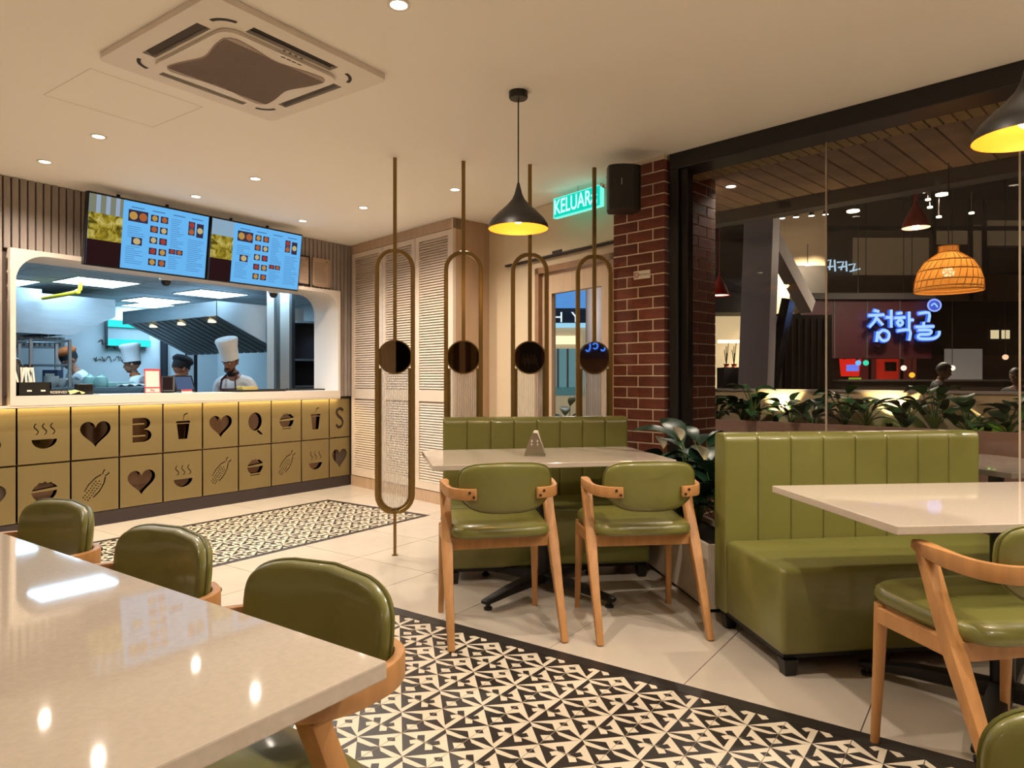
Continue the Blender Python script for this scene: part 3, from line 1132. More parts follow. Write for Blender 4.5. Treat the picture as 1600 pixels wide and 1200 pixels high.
# ---- napkin holder
nh = thing('napkin_holder', 'small perforated steel napkin holder standing on the dining table', 'napkin holder', (3.165, 2.085, 0.745), R(-62))
nh.scale = (1.3, 1.3, 1.3)
for s in (-1, 1):
    pl = MB()
    pts = [(-0.045, 0.0), (0.045, 0.0), (0.03, 0.05), (0.010, 0.098), (-0.010, 0.098), (-0.03, 0.05)]
    hl = [ell(-0.012 + 0.024 * (k % 2), 0.05 + 0.014 * (k // 2), 0.004, 0.006, n=8) for k in range(4)]
    me = curve_mesh('side_plate', [pts] + hl, 0.0015, M['chrome'])
    o = link('side_plate', me, nh, (0, s * 0.024, 0.002), rot=(PI / 2 + s * 0.08, 0, 0))
MB().bb((-0.042, -0.025, 0.0), (0.042, 0.025, 0.003)).build('base_plate', M['chrome'], nh)
MB().prism_y([(-0.04, 0.004), (0.04, 0.004), (0.012, 0.108), (-0.004, 0.108)], -0.017, 0.017).build('napkin_pack', M['paper'], nh)

# ---- brass divider posts with mirrors and fluted glass
DV0, DVS = Vector((3.277, 3.272)), Vector((0.317, -0.326))
dva = math.atan2(DVS.y, DVS.x)
dlab = ['nearest the counter, standing free of the bench', 'second from the counter, at the bench back', 'third from the counter, before the cream wall', 'closest to the brick pillar']


def make_divider(label):
    t = thing('brass_divider', label, 'room divider', (0, 0, 0), 0, 'brass dividers with round mirrors')
    z0, z1, hw = 0.270, 2.035, 0.131
    r = hw - 0.014
    loop = []
    for k in range(13):
        a = PI * k / 12
        loop.append((r * math.cos(a), 0, z1 - hw + r * math.sin(a)))
    for k in range(13):
        a = PI + PI * k / 12
        loop.append((r * math.cos(a), 0, z0 + hw + r * math.sin(a)))
    MB().tube(loop, 0.0145, 4, closed=True, flat=(0.026, 0.028)).build('loop', M['brass'], t, smooth=True, bevel=0.004, bseg=1)
    ri = r - 0.022
    inner = [(ri, 0, 1.24)] + [(ri, 0, z0 + hw)] + [(ri * math.cos(-PI * k / 12), 0, z0 + hw + ri * math.sin(-PI * k / 12)) for k in range(13)][1:-1] + [(-ri, 0, z0 + hw), (-ri, 0, 1.24)]
    MB().tube(inner, 0.006, 4, flat=(0.014, 0.016)).build('glass_bead', M['brassrim'], t, smooth=True)
    MB().bb((-0.012, -0.012, 1.425), (0.012, 0.012, CEIL)).build('upper_rod', M['brass'], t)
    MB().bb((-0.010, -0.012, 0.0), (0.010, 0.012, z0 + 0.02)).build('lower_rod', M['brass'], t)
    MB().bb((-0.02, -0.02, 0.0), (0.02, 0.02, 0.004)).build('foot_plate', M['brass'], t)
    rm = MB().lathe([(0.106, -0.010), (0.114, -0.010), (0.114, 0.010), (0.106, 0.010), (0.106, -0.010)], 40).xform(Matrix.Translation((0, 0, 1.316)) @ Matrix.Rotation(PI / 2, 4, 'X')).build('mirror_rim', M['brassrim'], t, smooth=True)
    MB().lathe([(0.0, -0.006), (0.107, -0.006), (0.107, 0.006), (0.0, 0.006)], 40).xform(Matrix.Translation((0, 0, 1.316)) @ Matrix.Rotation(PI / 2, 4, 'X')).build('mirror', M['mirror'], rm)
    # fluted glass: a corrugated sheet cut to the round end
    vs, fs = [], []
    n = 96
    for k in range(n + 1):
        x = -ri + 2 * ri * k / n
        y = 0.006 * math.cos(2 * PI * (x + ri) / (2 * ri) * 13)
        zb = z0 + hw - math.sqrt(max(0, ri * ri - x * x))
        vs += [(x, y, zb), (x, y, 1.25)]
    for k in range(n):
        fs.append((2 * k, 2 * k + 2, 2 * k + 3, 2 * k + 1))
    MB().add(vs, fs).build('fluted_glass', fluted, t, smooth=True)
    remember(t)
    return t


dv = make_divider('brass divider loop with round mirror, ' + dlab[0])
for i in range(4):
    P_ = DV0 + DVS * i
    if i == 0:
        dv.location, dv.rotation_euler = (P_.x, P_.y, 0), (0, 0, dva)
    else:
        dup(dv, None, (P_.x, P_.y, 0), dva, 'brass divider loop with round mirror, ' + dlab[i])


# ---- ceiling fittings
def downlight(x, y, label, lit=True, w=SPOT_W, ang=146, face_=None, z=CEIL, col=SPOT_COL):
    t = thing('ceiling_downlight', label, 'downlight', (x, y, z), 0, 'recessed ceiling downlights')
    MB().lathe([(0.044, 0.0), (0.046, -0.005), (0.034, -0.004), (0.032, 0.004)], 24).build('trim_ring', M['plastic'], t, smooth=True)
    MB().lathe([(0.0, -0.0022), (0.033, -0.0022)], 20).build('lens', face_ or SPOT_FACE, t)
    light('spot', 'SPOT', (0, 0, -0.02), w, col, 0.022, ang, 0.9, t)
    return t


DL = [(1.965, 5.25, 'small lit ceiling downlight above the slat wall, left of the menu screens'),
      (3.04, 5.26, 'small lit ceiling downlight close above the right-hand menu screen'),
      (4.08, 5.265, 'small lit ceiling downlight nearest the louvred cabinet and counter corner'),
      (1.948, 4.439, 'small lit ceiling downlight just past the access hatch outline'),
      (3.022, 4.439, 'small lit ceiling downlight in the middle of the ceiling before the menu screens'),
      (4.065, 4.435, 'small lit ceiling downlight above the nearest brass divider, beside the louvred doors'),
      (4.088, 3.434, 'small lit ceiling downlight beside the second brass divider rod'),
      (1.941, 1.917, 'lit ceiling downlight at the top edge, closest of all')]
for x, y, lb in DL:
    downlight(x, y, lb)
# rows continued out of view, some spots added to brighten the room's right
UNSEEN = ['left of the menu screens', 'at the left end of the counter', 'behind the long foreground table', 'over the patterned aisle', 'over the aisle behind the camera', 'over the chair at the channelled bench', 'past the picture edge along the window', 'further down the aisle', 'behind the camera shoulder', 'in the corner behind the camera']
k = 0
for x, y in ((0.88, 4.44), (-0.2, 4.44), (-2.2, 1.2), (1.94, 0.70), (1.94, -0.45), (3.0, -0.35), (2.95, -1.4), (1.94, -1.6), (0.8, -1.3), (-0.6, -1.3)):
    downlight(x, y, 'ceiling downlight out of view, ' + UNSEEN[k])
    k += 1


def pendant(x, y, label, zr=1.935, zt=2.153):
    t = thing('pendant_lamp', label, 'pendant lamp', (x, y, 0), 0, 'black onion-shaped pendant lamps')
    MB().lathe([(0.0, CEIL - 0.036), (0.044, CEIL - 0.036), (0.048, CEIL - 0.03), (0.048, CEIL - 0.001), (0.0, CEIL - 0.001)], 28).build('ceiling_rose', M['pendant'], t, smooth=True)
    MB().tube([(0, 0, zt + 0.01), (0, 0, CEIL - 0.03)], 0.0035, 8).build('cord', M['black'], t)
    pr = [(0.006, zt + 0.018), (0.009, zt + 0.004), (0.013, zt - 0.012), (0.02, zt - 0.04), (0.034, zt - 0.068), (0.062, zt - 0.10), (0.10, zt - 0.135), (0.133, zt - 0.168), (0.150, zt - 0.195), (0.155, zr)]
    pi_ = [(0.152, zr), (0.147, zt - 0.195), (0.130, zt - 0.17), (0.098, zt - 0.14), (0.06, zt - 0.105), (0.03, zt - 0.075), (0.0, zt - 0.065)]
    sh = MB().lathe(pr, 40).build('shade', M['pendant'], t, smooth=True, angle=180)
    MB().lathe(pi_, 40).build('shade_lining', mat('gold_lining', 'c98432', 0.5, 0.2, var=0.0), sh, smooth=True, angle=180)
    MB().sphere((0, 0, zr + 0.055), 0.028, 14, 10).build('bulb', glow('warm_bulb', 'ffd590', 12.0), t, smooth=True)
    light('bulb_light', 'POINT', (0, 0, zr + 0.02), PENDANT_W, PENDANT_COL, 0.035, parent=t)
    return t


pendant(2.885, 2.003, 'black pendant lamp hanging over the napkin table')
pendant(2.72, -0.075, 'black pendant lamp cut off by the top right picture edge')

# ---- ceiling cassette air conditioner
ac = thing('air_conditioner', 'square ceiling cassette air conditioner with perforated centre grille', 'air conditioner', (1.905, 2.86, CEIL - 0.001), R(0))
hw = 0.455
me = curve_mesh('housing', [rrect(-hw, -hw, hw, hw, 0.03, 3)] + [[(a, b), (c, b), (c, d), (a, d)] for a, b, c, d in
        ((-0.22, 0.315, 0.22, 0.375), (-0.22, -0.375, 0.22, -0.315), (0.315, -0.22, 0.375, 0.22), (-0.375, -0.22, -0.315, 0.22))], 0.028, M['plastic'])
link('housing', me, ac, (0, 0, -0.014))
me = curve_mesh('face_plate', [rrect(-0.30, -0.30, 0.30, 0.30, 0.07, 8)], 0.014, M['plastic'])
fp = link('face_plate', me, ac, (0, 0, -0.037))
g_ = []
for k in range(80):
    t_ = 2 * PI * k / 80
    c_, s_ = math.cos(t_), math.sin(t_)
    rr_ = 0.262 / max(abs(c_), abs(s_)) * (1 - 0.17 * (math.cos(2 * t_)) ** 2)
    rr_ = min(rr_, 0.35)
    g_.append((rr_ * c_, rr_ * s_))
me = curve_mesh('centre_grille', [g_], 0.004, M['acgrille'])
gr = link('centre_grille', me, fp, (0, 0, -0.0085))
for k in range(40):
    yy = -0.226 + 0.0115 * k
    xs_ = []
    for p_, q_ in zip(g_, g_[1:] + g_[:1]):
        for y_ in (yy, yy + 0.004):
            if (p_[1] - y_) * (q_[1] - y_) < 0:
                xs_.append(p_[0] + (q_[0] - p_[0]) * (y_ - p_[1]) / (q_[1] - p_[1]))
    xx = min([abs(v_) for v_ in xs_ if abs(v_) > 0.12] or [0.1]) - 0.004
    MB().bb((-xx, yy, -0.0045), (xx, yy + 0.004, -0.0028)).build('grille_bar', mat('grille_bar', '8a786e', 0.6), gr)
for a, b, c, d in ((-0.22, 0.315, 0.22, 0.375), (-0.22, -0.375, 0.22, -0.315), (0.315, -0.22, 0.375, 0.22), (-0.375, -0.22, -0.315, 0.22)):
    MB().bb((a, b, -0.012), (c, d, -0.004)).build('air_slot', M['slot'], ac)
    if abs(c - a) > abs(d - b):
        MB().box(((a + c) / 2, (b + d) / 2, -0.016), (c - a - 0.01, 0.03, 0.004), rot=Matrix.Rotation(R(25), 3, 'X')).build('louvre_flap', mat('flap_dark', '41362f', 0.5), ac)
    else:
        MB().box(((a + c) / 2, (b + d) / 2, -0.016), (0.03, d - b - 0.01, 0.004), rot=Matrix.Rotation(R(25), 3, 'Y')).build('louvre_flap', mat('flap_dark', '41362f', 0.5), ac)
for sx in (-1, 1):
    for sy in (-1, 1):
        p = [(sx * (0.27 + 0.085 * math.cos(R(a))), sy * (0.27 + 0.085 * math.sin(R(a))), -0.0286) for a in range(10, 85, 10)]
        MB().tube(p, 0.004, 4, flat=(0.016, 0.003)).build('corner_slot', M['slot'], ac)
for a, b, dx in ((-0.03, -0.312, 0.0), (0.0, -0.312, 0.0), (0.03, -0.312, 0.0), (0.06, -0.312, 0.0)):
    MB().bb((a, b, -0.0295), (a + 0.012, b + 0.008, -0.028)).build('marking', M['slot'], ac)
for k in range(4):
    MB().bb((-0.02 + 0.028 * k, -0.284, -0.0083), (0.002 + 0.028 * k, -0.277, -0.007)).build('marking', M['slot'], fp)

# ---- exit sign, loudspeaker, small sign on the pillar
ex = thing('exit_sign', 'lit green exit sign reading KELUAR with a running figure', 'exit sign', (0, 0, 0))
ea = at(866, 344, 5.42)
eb = at(938, 319, 5.02)
dirv = Vector((eb.x - ea.x, eb.y - ea.y))
ea_ang = math.atan2(dirv.y, dirv.x)
EL = dirv.length
ex.location = (ea.x, ea.y, 2.438)
ex.rotation_euler = (0, 0, ea_ang)
MB().bb((0, 0.0, 0), (EL, 0.03, 0.145)).build('light_box', glow('exit_green', '12c9ae', 1.1), ex)
for a, b in (((-0.006, -0.004, -0.006), (EL + 0.006, 0.034, 0.0)), ((-0.006, -0.004, 0.145), (EL + 0.006, 0.034, 0.151)), ((-0.006, -0.004, 0), (0, 0.034, 0.145)), ((EL, -0.004, 0), (EL + 0.006, 0.034, 0.145))):
    MB().bb(a, b).build('edge_frame', glow('exit_edge', '7ff5e0', 1.0), ex)
gl_ = glow('exit_letter', 'b8fff2', 1.25)
tm = text_mesh('lettering', 'KELUAR', 0.158, 0.001, gl_, bold=0.002)
lo_ = link('lettering', tm, ex, (EL * 0.405, -0.002, 0.073), rot=(PI / 2, 0, 0))
lo_.scale = (0.72, 1, 1)
fg = MB()
px = EL * 0.88
fg.sphere((px - 0.006, -0.003, 0.116), (0.011, 0.002, 0.011), 10, 6)
for a, b in (((px, 0.10), (px - 0.012, 0.065)), ((px - 0.012, 0.065), (px + 0.022, 0.05)), ((px + 0.022, 0.05), (px + 0.02, 0.02)), ((px - 0.012, 0.065), (px - 0.03, 0.04)), ((px - 0.03, 0.04), (px - 0.05, 0.035)), ((px, 0.098), (px + 0.028, 0.08)), ((px, 0.098), (px - 0.03, 0.085))):
    fg.tube([(a[0], -0.003, a[1]), (b[0], -0.003, b[1])], 0.0055, 6)
fg.build('running_figure', gl_, ex)
MB().tube([(EL * 0.5, 0.015, 0.15), (EL * 0.5, 0.015, CEIL - 2.438)], 0.005).build('hanger', M['chrome'], ex)

sp = thing('loudspeaker', 'black wall loudspeaker fixed to the top of the brick pillar', 'loudspeaker', (at(974, 332, 4.42).x, at(974, 332, 4.42).y, 2.245), R(-52))
cab_pts = [(-0.085, 0.09), (0.085, 0.09), (0.105, 0.02)] + [(0.105 * math.cos(R(a)), -0.04 + 0.045 * -math.sin(R(a))) for a in range(0, 181, 20)] + [(-0.105, 0.02)]
MB().prism(cab_pts, 0.0, 0.285).build('cabinet', M['black'], sp, bevel=0.006)
MB().bb((-0.03, -0.089, 0.15), (-0.027, -0.0855, 0.19)).build('badge', M['chrome'], sp)
MB().tube([(-0.02, 0.09, 0.2), (-0.10, 0.14, 0.2), (-0.125, 0.10, 0.2)], 0.012, 8).build('bracket', M['chrome'], sp)
MB().bb((-0.01, 0.08, 0.10), (0.03, 0.36, 0.2)).build('wall_mount', M['black'], sp)

sg = thing('wall_sign', 'small white no smoking sign on the brick pillar', 'sign', (0, 0, 0))
sg.parent = None
sg.location = (4.236 + math.sin(R(10)) * 0.175, 1.782 + math.cos(R(10)) * 0.175, 1.84)
sg.rotation_euler = (0, 0, R(-100))
# local x towards the right of the picture, local y away from the camera
MB().bb((-0.062, -0.006, 0.0), (0.068, 0.002, 0.055)).build('plate', M['plastic'], sg)
MB().lathe([(0.014, -0.001), (0.018, -0.001), (0.018, 0.001), (0.014, 0.001), (0.014, -0.001)], 20).xform(Matrix.Translation((-0.038, -0.007, 0.028)) @ Matrix.Rotation(PI / 2, 4, 'X')).build('red_ring', M['redprint'], sg)
MB().box((-0.038, -0.007, 0.028), (0.032, 0.001, 0.003), rot=Matrix.Rotation(R(45), 3, 'Y')).build('red_bar', M['redprint'], sg)
link('lettering', text_mesh('lettering', 'No Smoking', 0.017, 0.0003, M['greyprint']), sg, (0.022, -0.0067, 0.028), rot=(PI / 2, 0, 0))


# ---- potted peace lily in a long white planter between bench and table
def leaf_mesh(L, w, droop, fold=0.25, seg=7):
    """pointed leaf along +x, with a fold along the midrib and a droop"""
    mb = MB()
    vs, fs = [], []
    for i in range(seg + 1):
        u = i / seg
        ww = w * (math.sin(PI * min(1, u * 0.96 + 0.02)) ** 0.8) * (1 - 0.25 * u)
        x = L * (u - 0.12 * droop * u * u)
        z = L * (0.25 * u - droop * u * u)
        vs += [(x, -ww, z + fold * ww), (x, 0, z), (x, ww, z + fold * ww)]
    for i in range(seg):
        a = i * 3
        fs += [(a, a + 3, a + 4, a + 1), (a + 1, a + 4, a + 5, a + 2)]
    n = len(vs)
    mb.add(vs, fs)
    mb.add([(x, y, z - 0.0015) for x, y, z in vs], [f[::-1] for f in fs])
    return mb


LM = {}


def plant(name, label, loc, n, hgt, spread, m, group=None, wid=0.3, droop=0.55, rz=0, L0=None, flowers=0):
    t = thing(name, label, 'plant', loc, rz, group)
    for k in range(n):
        a = 2.4 * k + random.uniform(-0.3, 0.3)
        ln = (L0 or hgt * 0.55) * random.uniform(0.75, 1.15)
        kk = (name, round(ln * 20), m.name, round(droop, 1))
        if kk not in LM:
            LM[kk] = leaf_mesh(ln, ln * wid, droop).mesh('leaf', m, smooth=True, angle=180)
        hh = hgt * random.uniform(0.25, 0.95)
        rr = spread * random.uniform(0.15, 0.9)
        bx, by = rr * math.cos(a), rr * math.sin(a)
        o = link('leaf', LM[kk], t, (bx, by, hh), rot=(random.uniform(-0.3, 0.3), random.uniform(-0.9, 0.1), a + random.uniform(-0.4, 0.4)))
        MB().tube([(0, 0, 0), (bx * 0.4, by * 0.4, hh * 0.6), (bx, by, hh)], 0.004, 5).build('stem', M['stem'], t)
    for k in range(flowers):
        a = 1.9 * k + 2.6
        rr = spread * (0.75 + 0.2 * (k % 2))
        bx, by, hh = rr * math.cos(a), rr * math.sin(a), hgt * (0.96 - 0.14 * k)
        MB().tube([(0, 0, 0), (bx * 0.5, by * 0.5, hh * 0.6), (bx, by, hh)], 0.004, 5).build('stem', M['stem'], t)
        fl = leaf_mesh(0.10, 0.042, 0.35, 0.5).mesh('spathe', M['petal'], smooth=True, angle=180)
        q = link('spathe', fl, t, (bx, by, hh), rot=(0.2, -1.0, a))
        MB().tube([(bx, by, hh), (bx + 0.01 * math.cos(a), by + 0.01 * math.sin(a), hh + 0.05)], 0.006, 6).build('spadix', M['clothyellow'], t)
    return t


pa = R(43.5)
pl_ = thing('planter_box', 'long low white planter between the bench and the napkin table', 'planter', (3.36, 1.185, 0), pa)
# local x along the planter (away from the camera), local -y to the right
for a, b in (((0, -0.30, 0.02), (0.95, -0.28, 0.342)), ((0, -0.02, 0.02), (0.95, 0.0, 0.342)), ((0, -0.28, 0.02), (0.02, -0.02, 0.342)), ((0.93, -0.28, 0.02), (0.95, -0.02, 0.342))):
    MB().bb(a, b).build('side_panel', M['pot'], pl_, bevel=0.002, bseg=1)
MB().bb((0.02, -0.28, 0.02), (0.93, -0.02, 0.31)).build('soil', M['soil'], pl_)
MB().bb((0.02, -0.28, 0.0), (0.93, -0.02, 0.02)).build('plinth', M['black'], pl_)
c_, s_ = math.cos(pa), math.sin(pa)
for i, (lx, ly, n, hgt, lb) in enumerate(((0.16, -0.15, 30, 0.46, 'dark leafy lily plant in the white planter, beside the bench end'),
                                          (0.45, -0.14, 34, 0.54, 'dark leafy peace lily with white flowers in the white planter'),
                                          (0.75, -0.15, 22, 0.46, 'dark leafy lily plant at the window end of the white planter'))):
    plant('peace_lily', lb, (3.36 + lx * c_ - ly * s_, 1.185 + lx * s_ + ly * c_, 0.31), n, hgt, 0.15, M['leafdark'], 'lilies in the white planter', 0.30, 0.5, L0=0.24, flowers=(1, 3, 1)[i])

# ================================================================== MENU SCREENS, NOTICES
def screen(label, x0, x1, seed, mirror_photo):
    """local: x to the right of the picture, z up the tilted glass, front is -y"""
    w = x1 - x0
    hgt = 0.548
    t = thing('menu_screen', label, 'screen', (x0, 5.575, 2.022), 0)
    t.rotation_euler = (R(7.5), 0, 0)
    MB().bb((0.004, 0.0, 0), (w - 0.004, 0.05, hgt)).build('housing', M['tvblack'], t, bevel=0.004, bseg=1)
    for xx in (w * 0.3, w * 0.7):
        MB().tube([(xx, 0.05, hgt * 0.6), (xx, 0.16, hgt * 0.75), (xx, 0.165, CEIL - 2.022 - 0.03)], 0.014, 8).build('ceiling_mount', M['blackmetal'], t)
    bz = 0.014
    MB().bb((bz, -0.0015, bz), (w - bz, 0.001, hgt - bz)).build('screen_face', glow('menu_blue', '66b0ea', 1.0), t)
    pw = 0.245 if not mirror_photo else 0.205
    m = bpy.data.materials.get('food_photo')
    if m is None:
        m = glow('food_photo', 'b0a040', 0.8)
        nt = m.node_tree
        e = [n for n in nt.nodes if n.type == 'EMISSION'][0]
        tc = nt.nodes.new('ShaderNodeTexCoord')
        n = nt.nodes.new('ShaderNodeTexNoise')
        n.inputs['Scale'].default_value = 16
        n.inputs['Detail'].default_value = 5
        n.inputs['Distortion'].default_value = 1.2
        r = nt.nodes.new('ShaderNodeValToRGB')
        cr = r.color_ramp
        cr.elements[0].position, cr.elements[0].color = 0.34, lin('4e4416')
        cr.elements[1].position, cr.elements[1].color = 0.70, lin('d8cc84')
        el = cr.elements.new(0.5)
        el.color = lin('a8952c')
        nt.links.new(tc.outputs['Object'], n.inputs['Vector'])
        nt.links.new(n.outputs['Fac'], r.inputs['Fac'])
        nt.links.new(r.outputs['Color'], e.inputs[0])
    MB().bb((bz, -0.003, 0.20), (bz + pw, -0.001, hgt - 0.15)).build('food_photo', m, t)
    MB().bb((bz, -0.003, hgt - 0.15), (bz + pw, -0.001, hgt - bz)).build('sky_photo', glow('photo_top' + str(mirror_photo), '8c8f78' if not mirror_photo else '9fbfd8', 0.7), t)
    if not mirror_photo:
        for a in (0.05, 0.12, 0.19):
            MB().bb((bz + a, -0.0036, hgt - 0.15), (bz + a + 0.03, -0.0024, hgt - bz)).build('photo_detail', glow('photo_pale', 'a9bdd8', 0.7), t)
    MB().bb((bz, -0.003, bz), (bz + pw, -0.001, 0.20)).build('brown_band', glow('photo_brown', '3b2022', 0.5), t)
    X0, X1 = bz + pw + 0.02, w - bz
    fw = X1 - X0
    rnd = random.Random(seed)
    dk = [glow('pic_dark', '3a3348', 0.8)]
    fd = [glow('pic_food_a', 'c79a4e', 0.8), glow('pic_food_b', 'b5683a', 0.8), glow('pic_food_c', 'd0b884', 0.8), glow('pic_food_d', 'a8433c', 0.8)]

    def pic(u, v, pwid, ph, ci):
        x, z = X0 + u * fw, bz + 0.02 + v * (hgt - 2 * bz - 0.05)
        q = MB().bb((x, -0.004, z), (x + pwid, -0.0014, z + ph)).build('menu_picture', dk[0], t)
        MB().lathe([(0, -0.001), (min(pwid, ph) * 0.42, -0.001)], 14).xform(Matrix.Translation((x + pwid / 2, -0.0052, z + ph / 2)) @ Matrix.Rotation(PI / 2, 4, 'X') @ Matrix.Diagonal((max(1, pwid / ph * 0.85), 1, 1, 1))).build('dish', fd[ci % 4], q)
    pic(0.03, 0.74, 0.075, 0.09, 0)
    pic(0.14, 0.74, 0.075, 0.09, 1)
    for r_ in range(5):
        for c in range(2):
            pic(0.285 + 0.115 * c, 0.80 - 0.185 * r_, 0.06, 0.052, r_ + c)
    pic(0.08, 0.36, 0.08, 0.06, 2)
    pic(0.52, 0.30, 0.055, 0.04, 3)
    pic(0.61, 0.30, 0.055, 0.04, 1)
    pic(0.745, 0.80, 0.055, 0.055, 3)
    pic(0.745, 0.68, 0.055, 0.055, 1)
    pic(0.85, 0.66, 0.06, 0.115, 2)
    tx = MB()
    for (u0, u1, va, vb) in ((0.03, 0.24, 0.48, 0.68), (0.02, 0.24, 0.05, 0.34), (0.53, 0.70, 0.42, 0.90), (0.52, 0.70, 0.05, 0.26), (0.75, 0.97, 0.05, 0.62)):
        v = va
        while v < vb:
            x, z = X0 + u0 * fw, bz + 0.02 + v * (hgt - 2 * bz - 0.05)
            xe = X0 + (u0 + (u1 - u0) * rnd.uniform(0.45, 1.0)) * fw
            tx.bb((x, -0.0025, z), (xe, -0.0012, z + 0.0035))
            v += 0.034
    for u in (0.06, 0.3, 0.55, 0.78):
        x, z = X0 + u * fw, bz + 0.02 + 0.965 * (hgt - 2 * bz - 0.05)
        tx.bb((x, -0.0025, z), (x + 0.1, -0.0012, z + 0.008))
    tag(tx.build('menu_text', glow('menu_ink', '4a76a6', 0.9), t), kind='stuff')
    return t


screen('wide menu screen with the bigger yellow food photo, above the serving opening', 2.34, 3.312, 1, False)
screen('wide menu screen closest to the framed notices, above the serving opening', 3.318, 4.27, 2, True)
for k, (x0, x1, lb, fm) in enumerate(((4.41, 4.60, 'black framed notice half hidden behind the menu screen', 'black'), (4.635, 4.86, 'thin framed paper notice on the slat wall, clear of the screen', 'oak'))):
    t = thing('framed_notice', lb, 'notice', (x0, 5.828, 2.135), 0)
    w, hgt = x1 - x0, 0.30
    for a, b in (((0, -0.012, 0), (w, 0, 0.012)), ((0, -0.012, hgt - 0.012), (w, 0, hgt)), ((0, -0.012, 0), (0.012, 0, hgt)), ((w - 0.012, -0.012, 0), (w, 0, hgt))):
        MB().bb(a, b).build('frame_bar', M[fm], t)
    pp = MB().bb((0.012, -0.006, 0.012), (w - 0.012, 0, hgt - 0.012)).build('sheet', mat('notice_paper', 'b79c86', 0.8), t)
    tx = MB()
    for j in range(12):
        tx.bb((0.03, -0.0075, hgt - 0.05 - j * 0.018), (w - 0.03 - random.uniform(0, 0.06), -0.006, hgt - 0.047 - j * 0.018))
    tx.build('printed_lines', M['greyprint'], pp)
    MB().lathe([(0, -0.001), (0.010, -0.001)], 12).xform(Matrix.Translation((w - 0.04, -0.0085, hgt - 0.03)) @ Matrix.Rotation(PI / 2, 4, 'X')).build('crest', M['greyprint'], pp)

# ================================================================== KITCHEN
KF, KC = -0.22, 2.30
kw = M['kitchenwhite']
tag(MB().bb((0.4, 6.2, KF - 0.05), (7.0, 11.4, KF)).build('floor_kitchen', mat('kitchen_floor', '7d8488', 0.5)), kind='structure')
kc = tag(MB().bb((0.4, 6.18, KC), (7.0, 11.4, KC + 0.1)).build('ceiling_kitchen', mat('kitchen_ceiling', 'dde4e8', 0.6)), kind='structure')
tag(MB().bb((0.4, 11.0, KF), (7.0, 11.1, KC)).build('wall_kitchen_back', kw), kind='structure')
tag(MB().bb((0.4, 6.2, KF), (0.5, 11.4, KC)).build('wall_kitchen_left', kw), kind='structure')
tag(MB().bb((6.75, 6.2, KF), (6.85, 11.4, KC)).build('wall_kitchen_right', kw), kind='structure')
for k in range(1, 9):
    MB().bb((0.5, 6.2 + k * 0.6, KC - 0.004), (6.75, 6.215 + k * 0.6, KC)).build('ceiling_bar', mat('ceiling_bar', 'd2d9dc', 0.5), kc)
for k in range(1, 6):
    MB().bb((0.5 + k * 1.2, 6.2, KC - 0.004), (0.515 + k * 1.2, 11.0, KC)).build('ceiling_bar', MATS['ceiling_bar'], kc)
kl = [(3.0, 9.36, 'ceiling light panel in the kitchen cut by the opening edge'), (3.74, 8.57, 'broad ceiling light panel in the kitchen under the first menu screen'), (5.12, 8.5, 'ceiling light panel in the kitchen between the two dome cameras'),
      (5.12, 9.9, 'ceiling light panel in the kitchen beyond the yellow pipe'), (5.45, 10.6, 'far small ceiling light panel at the kitchen back wall'), (2.9, 6.95, 'light panel added just inside the kitchen opening to light the sill, hidden by the lintel'), (4.9, 6.95, 'light panel added inside the kitchen by the white post to light the chef, hidden by the lintel')]  # last two panels are added out of sight to light sill and chef
for x, y, lb in kl:
    t = thing('light_panel', lb, 'ceiling light', (x, y, KC), 0, 'flat kitchen light panels')
    a, b = 0.33, 0.33
    MB().bb((-a, -b, -0.012), (a, b, -0.006)).build('diffuser', glow('kitchen_light', 'b4dfff', KITCHEN_EMIT * 2.2), t)
    for p, q in (((-a - 0.015, -b - 0.015, -0.014), (a + 0.015, -b, 0)), ((-a - 0.015, b, -0.014), (a + 0.015, b + 0.015, 0)), ((-a - 0.015, -b, -0.014), (-a, b, 0)), ((a, -b, -0.014), (a + 0.015, b, 0))):
        MB().bb(p, q).build('frame_bar', M['ceramic'], t)

# left exhaust hood (stainless), its end panel faces the counter
hd = thing('exhaust_hood', 'big stainless exhaust hood with a slanting lower edge under the yellow pipe', 'exhaust hood')
e0 = at(62, 458, 8.1)
y0 = e0.y
xw0, xw1 = at(62, 500, 8.1).x, at(195, 475, 8.1 + 0.55).x
zA, zB, zC = 2.18, 1.96, 1.70
MB().prism_y([(xw0, zC), (xw0 + 0.35, zC), (xw1, zB), (xw1, zA), (xw0, zA)], y0, y0 + 0.02).build('end_panel', M['steel'], hd)
MB().prism_y([(xw0, zA - 0.01), (xw1, zA - 0.01), (xw1, zA), (xw0, zA)], y0 + 0.02, y0 + 2.2).build('top_panel', M['steel'], hd)
MB().prism_y([(xw1 - 0.02, zB), (xw1, zB), (xw1, zA), (xw1 - 0.02, zA)], y0 + 0.02, y0 + 2.2).build('front_lip', M['steel'], hd)
MB().bb((xw0 - 1.3, y0 - 0.06, zC), (xw0, y0 + 2.2, 2.22)).build('duct_box', M['steel'], hd)
for k in range(9):
    yy = y0 + 0.05 + k * 0.22
    v = [(xw0 + 0.35, yy, zC + 0.01), (xw1 - 0.02, yy, zB), (xw1 - 0.02, yy + 0.17, zB), (xw0 + 0.35, yy + 0.17, zC + 0.01)]
    MB().add(v + [(a, b, c + 0.02) for a, b, c in v], [(0, 1, 2, 3), (7, 6, 5, 4), (0, 4, 5, 1), (2, 6, 7, 3), (1, 5, 6, 2), (0, 3, 7, 4)]).build('filter', M['steeldark'], hd)
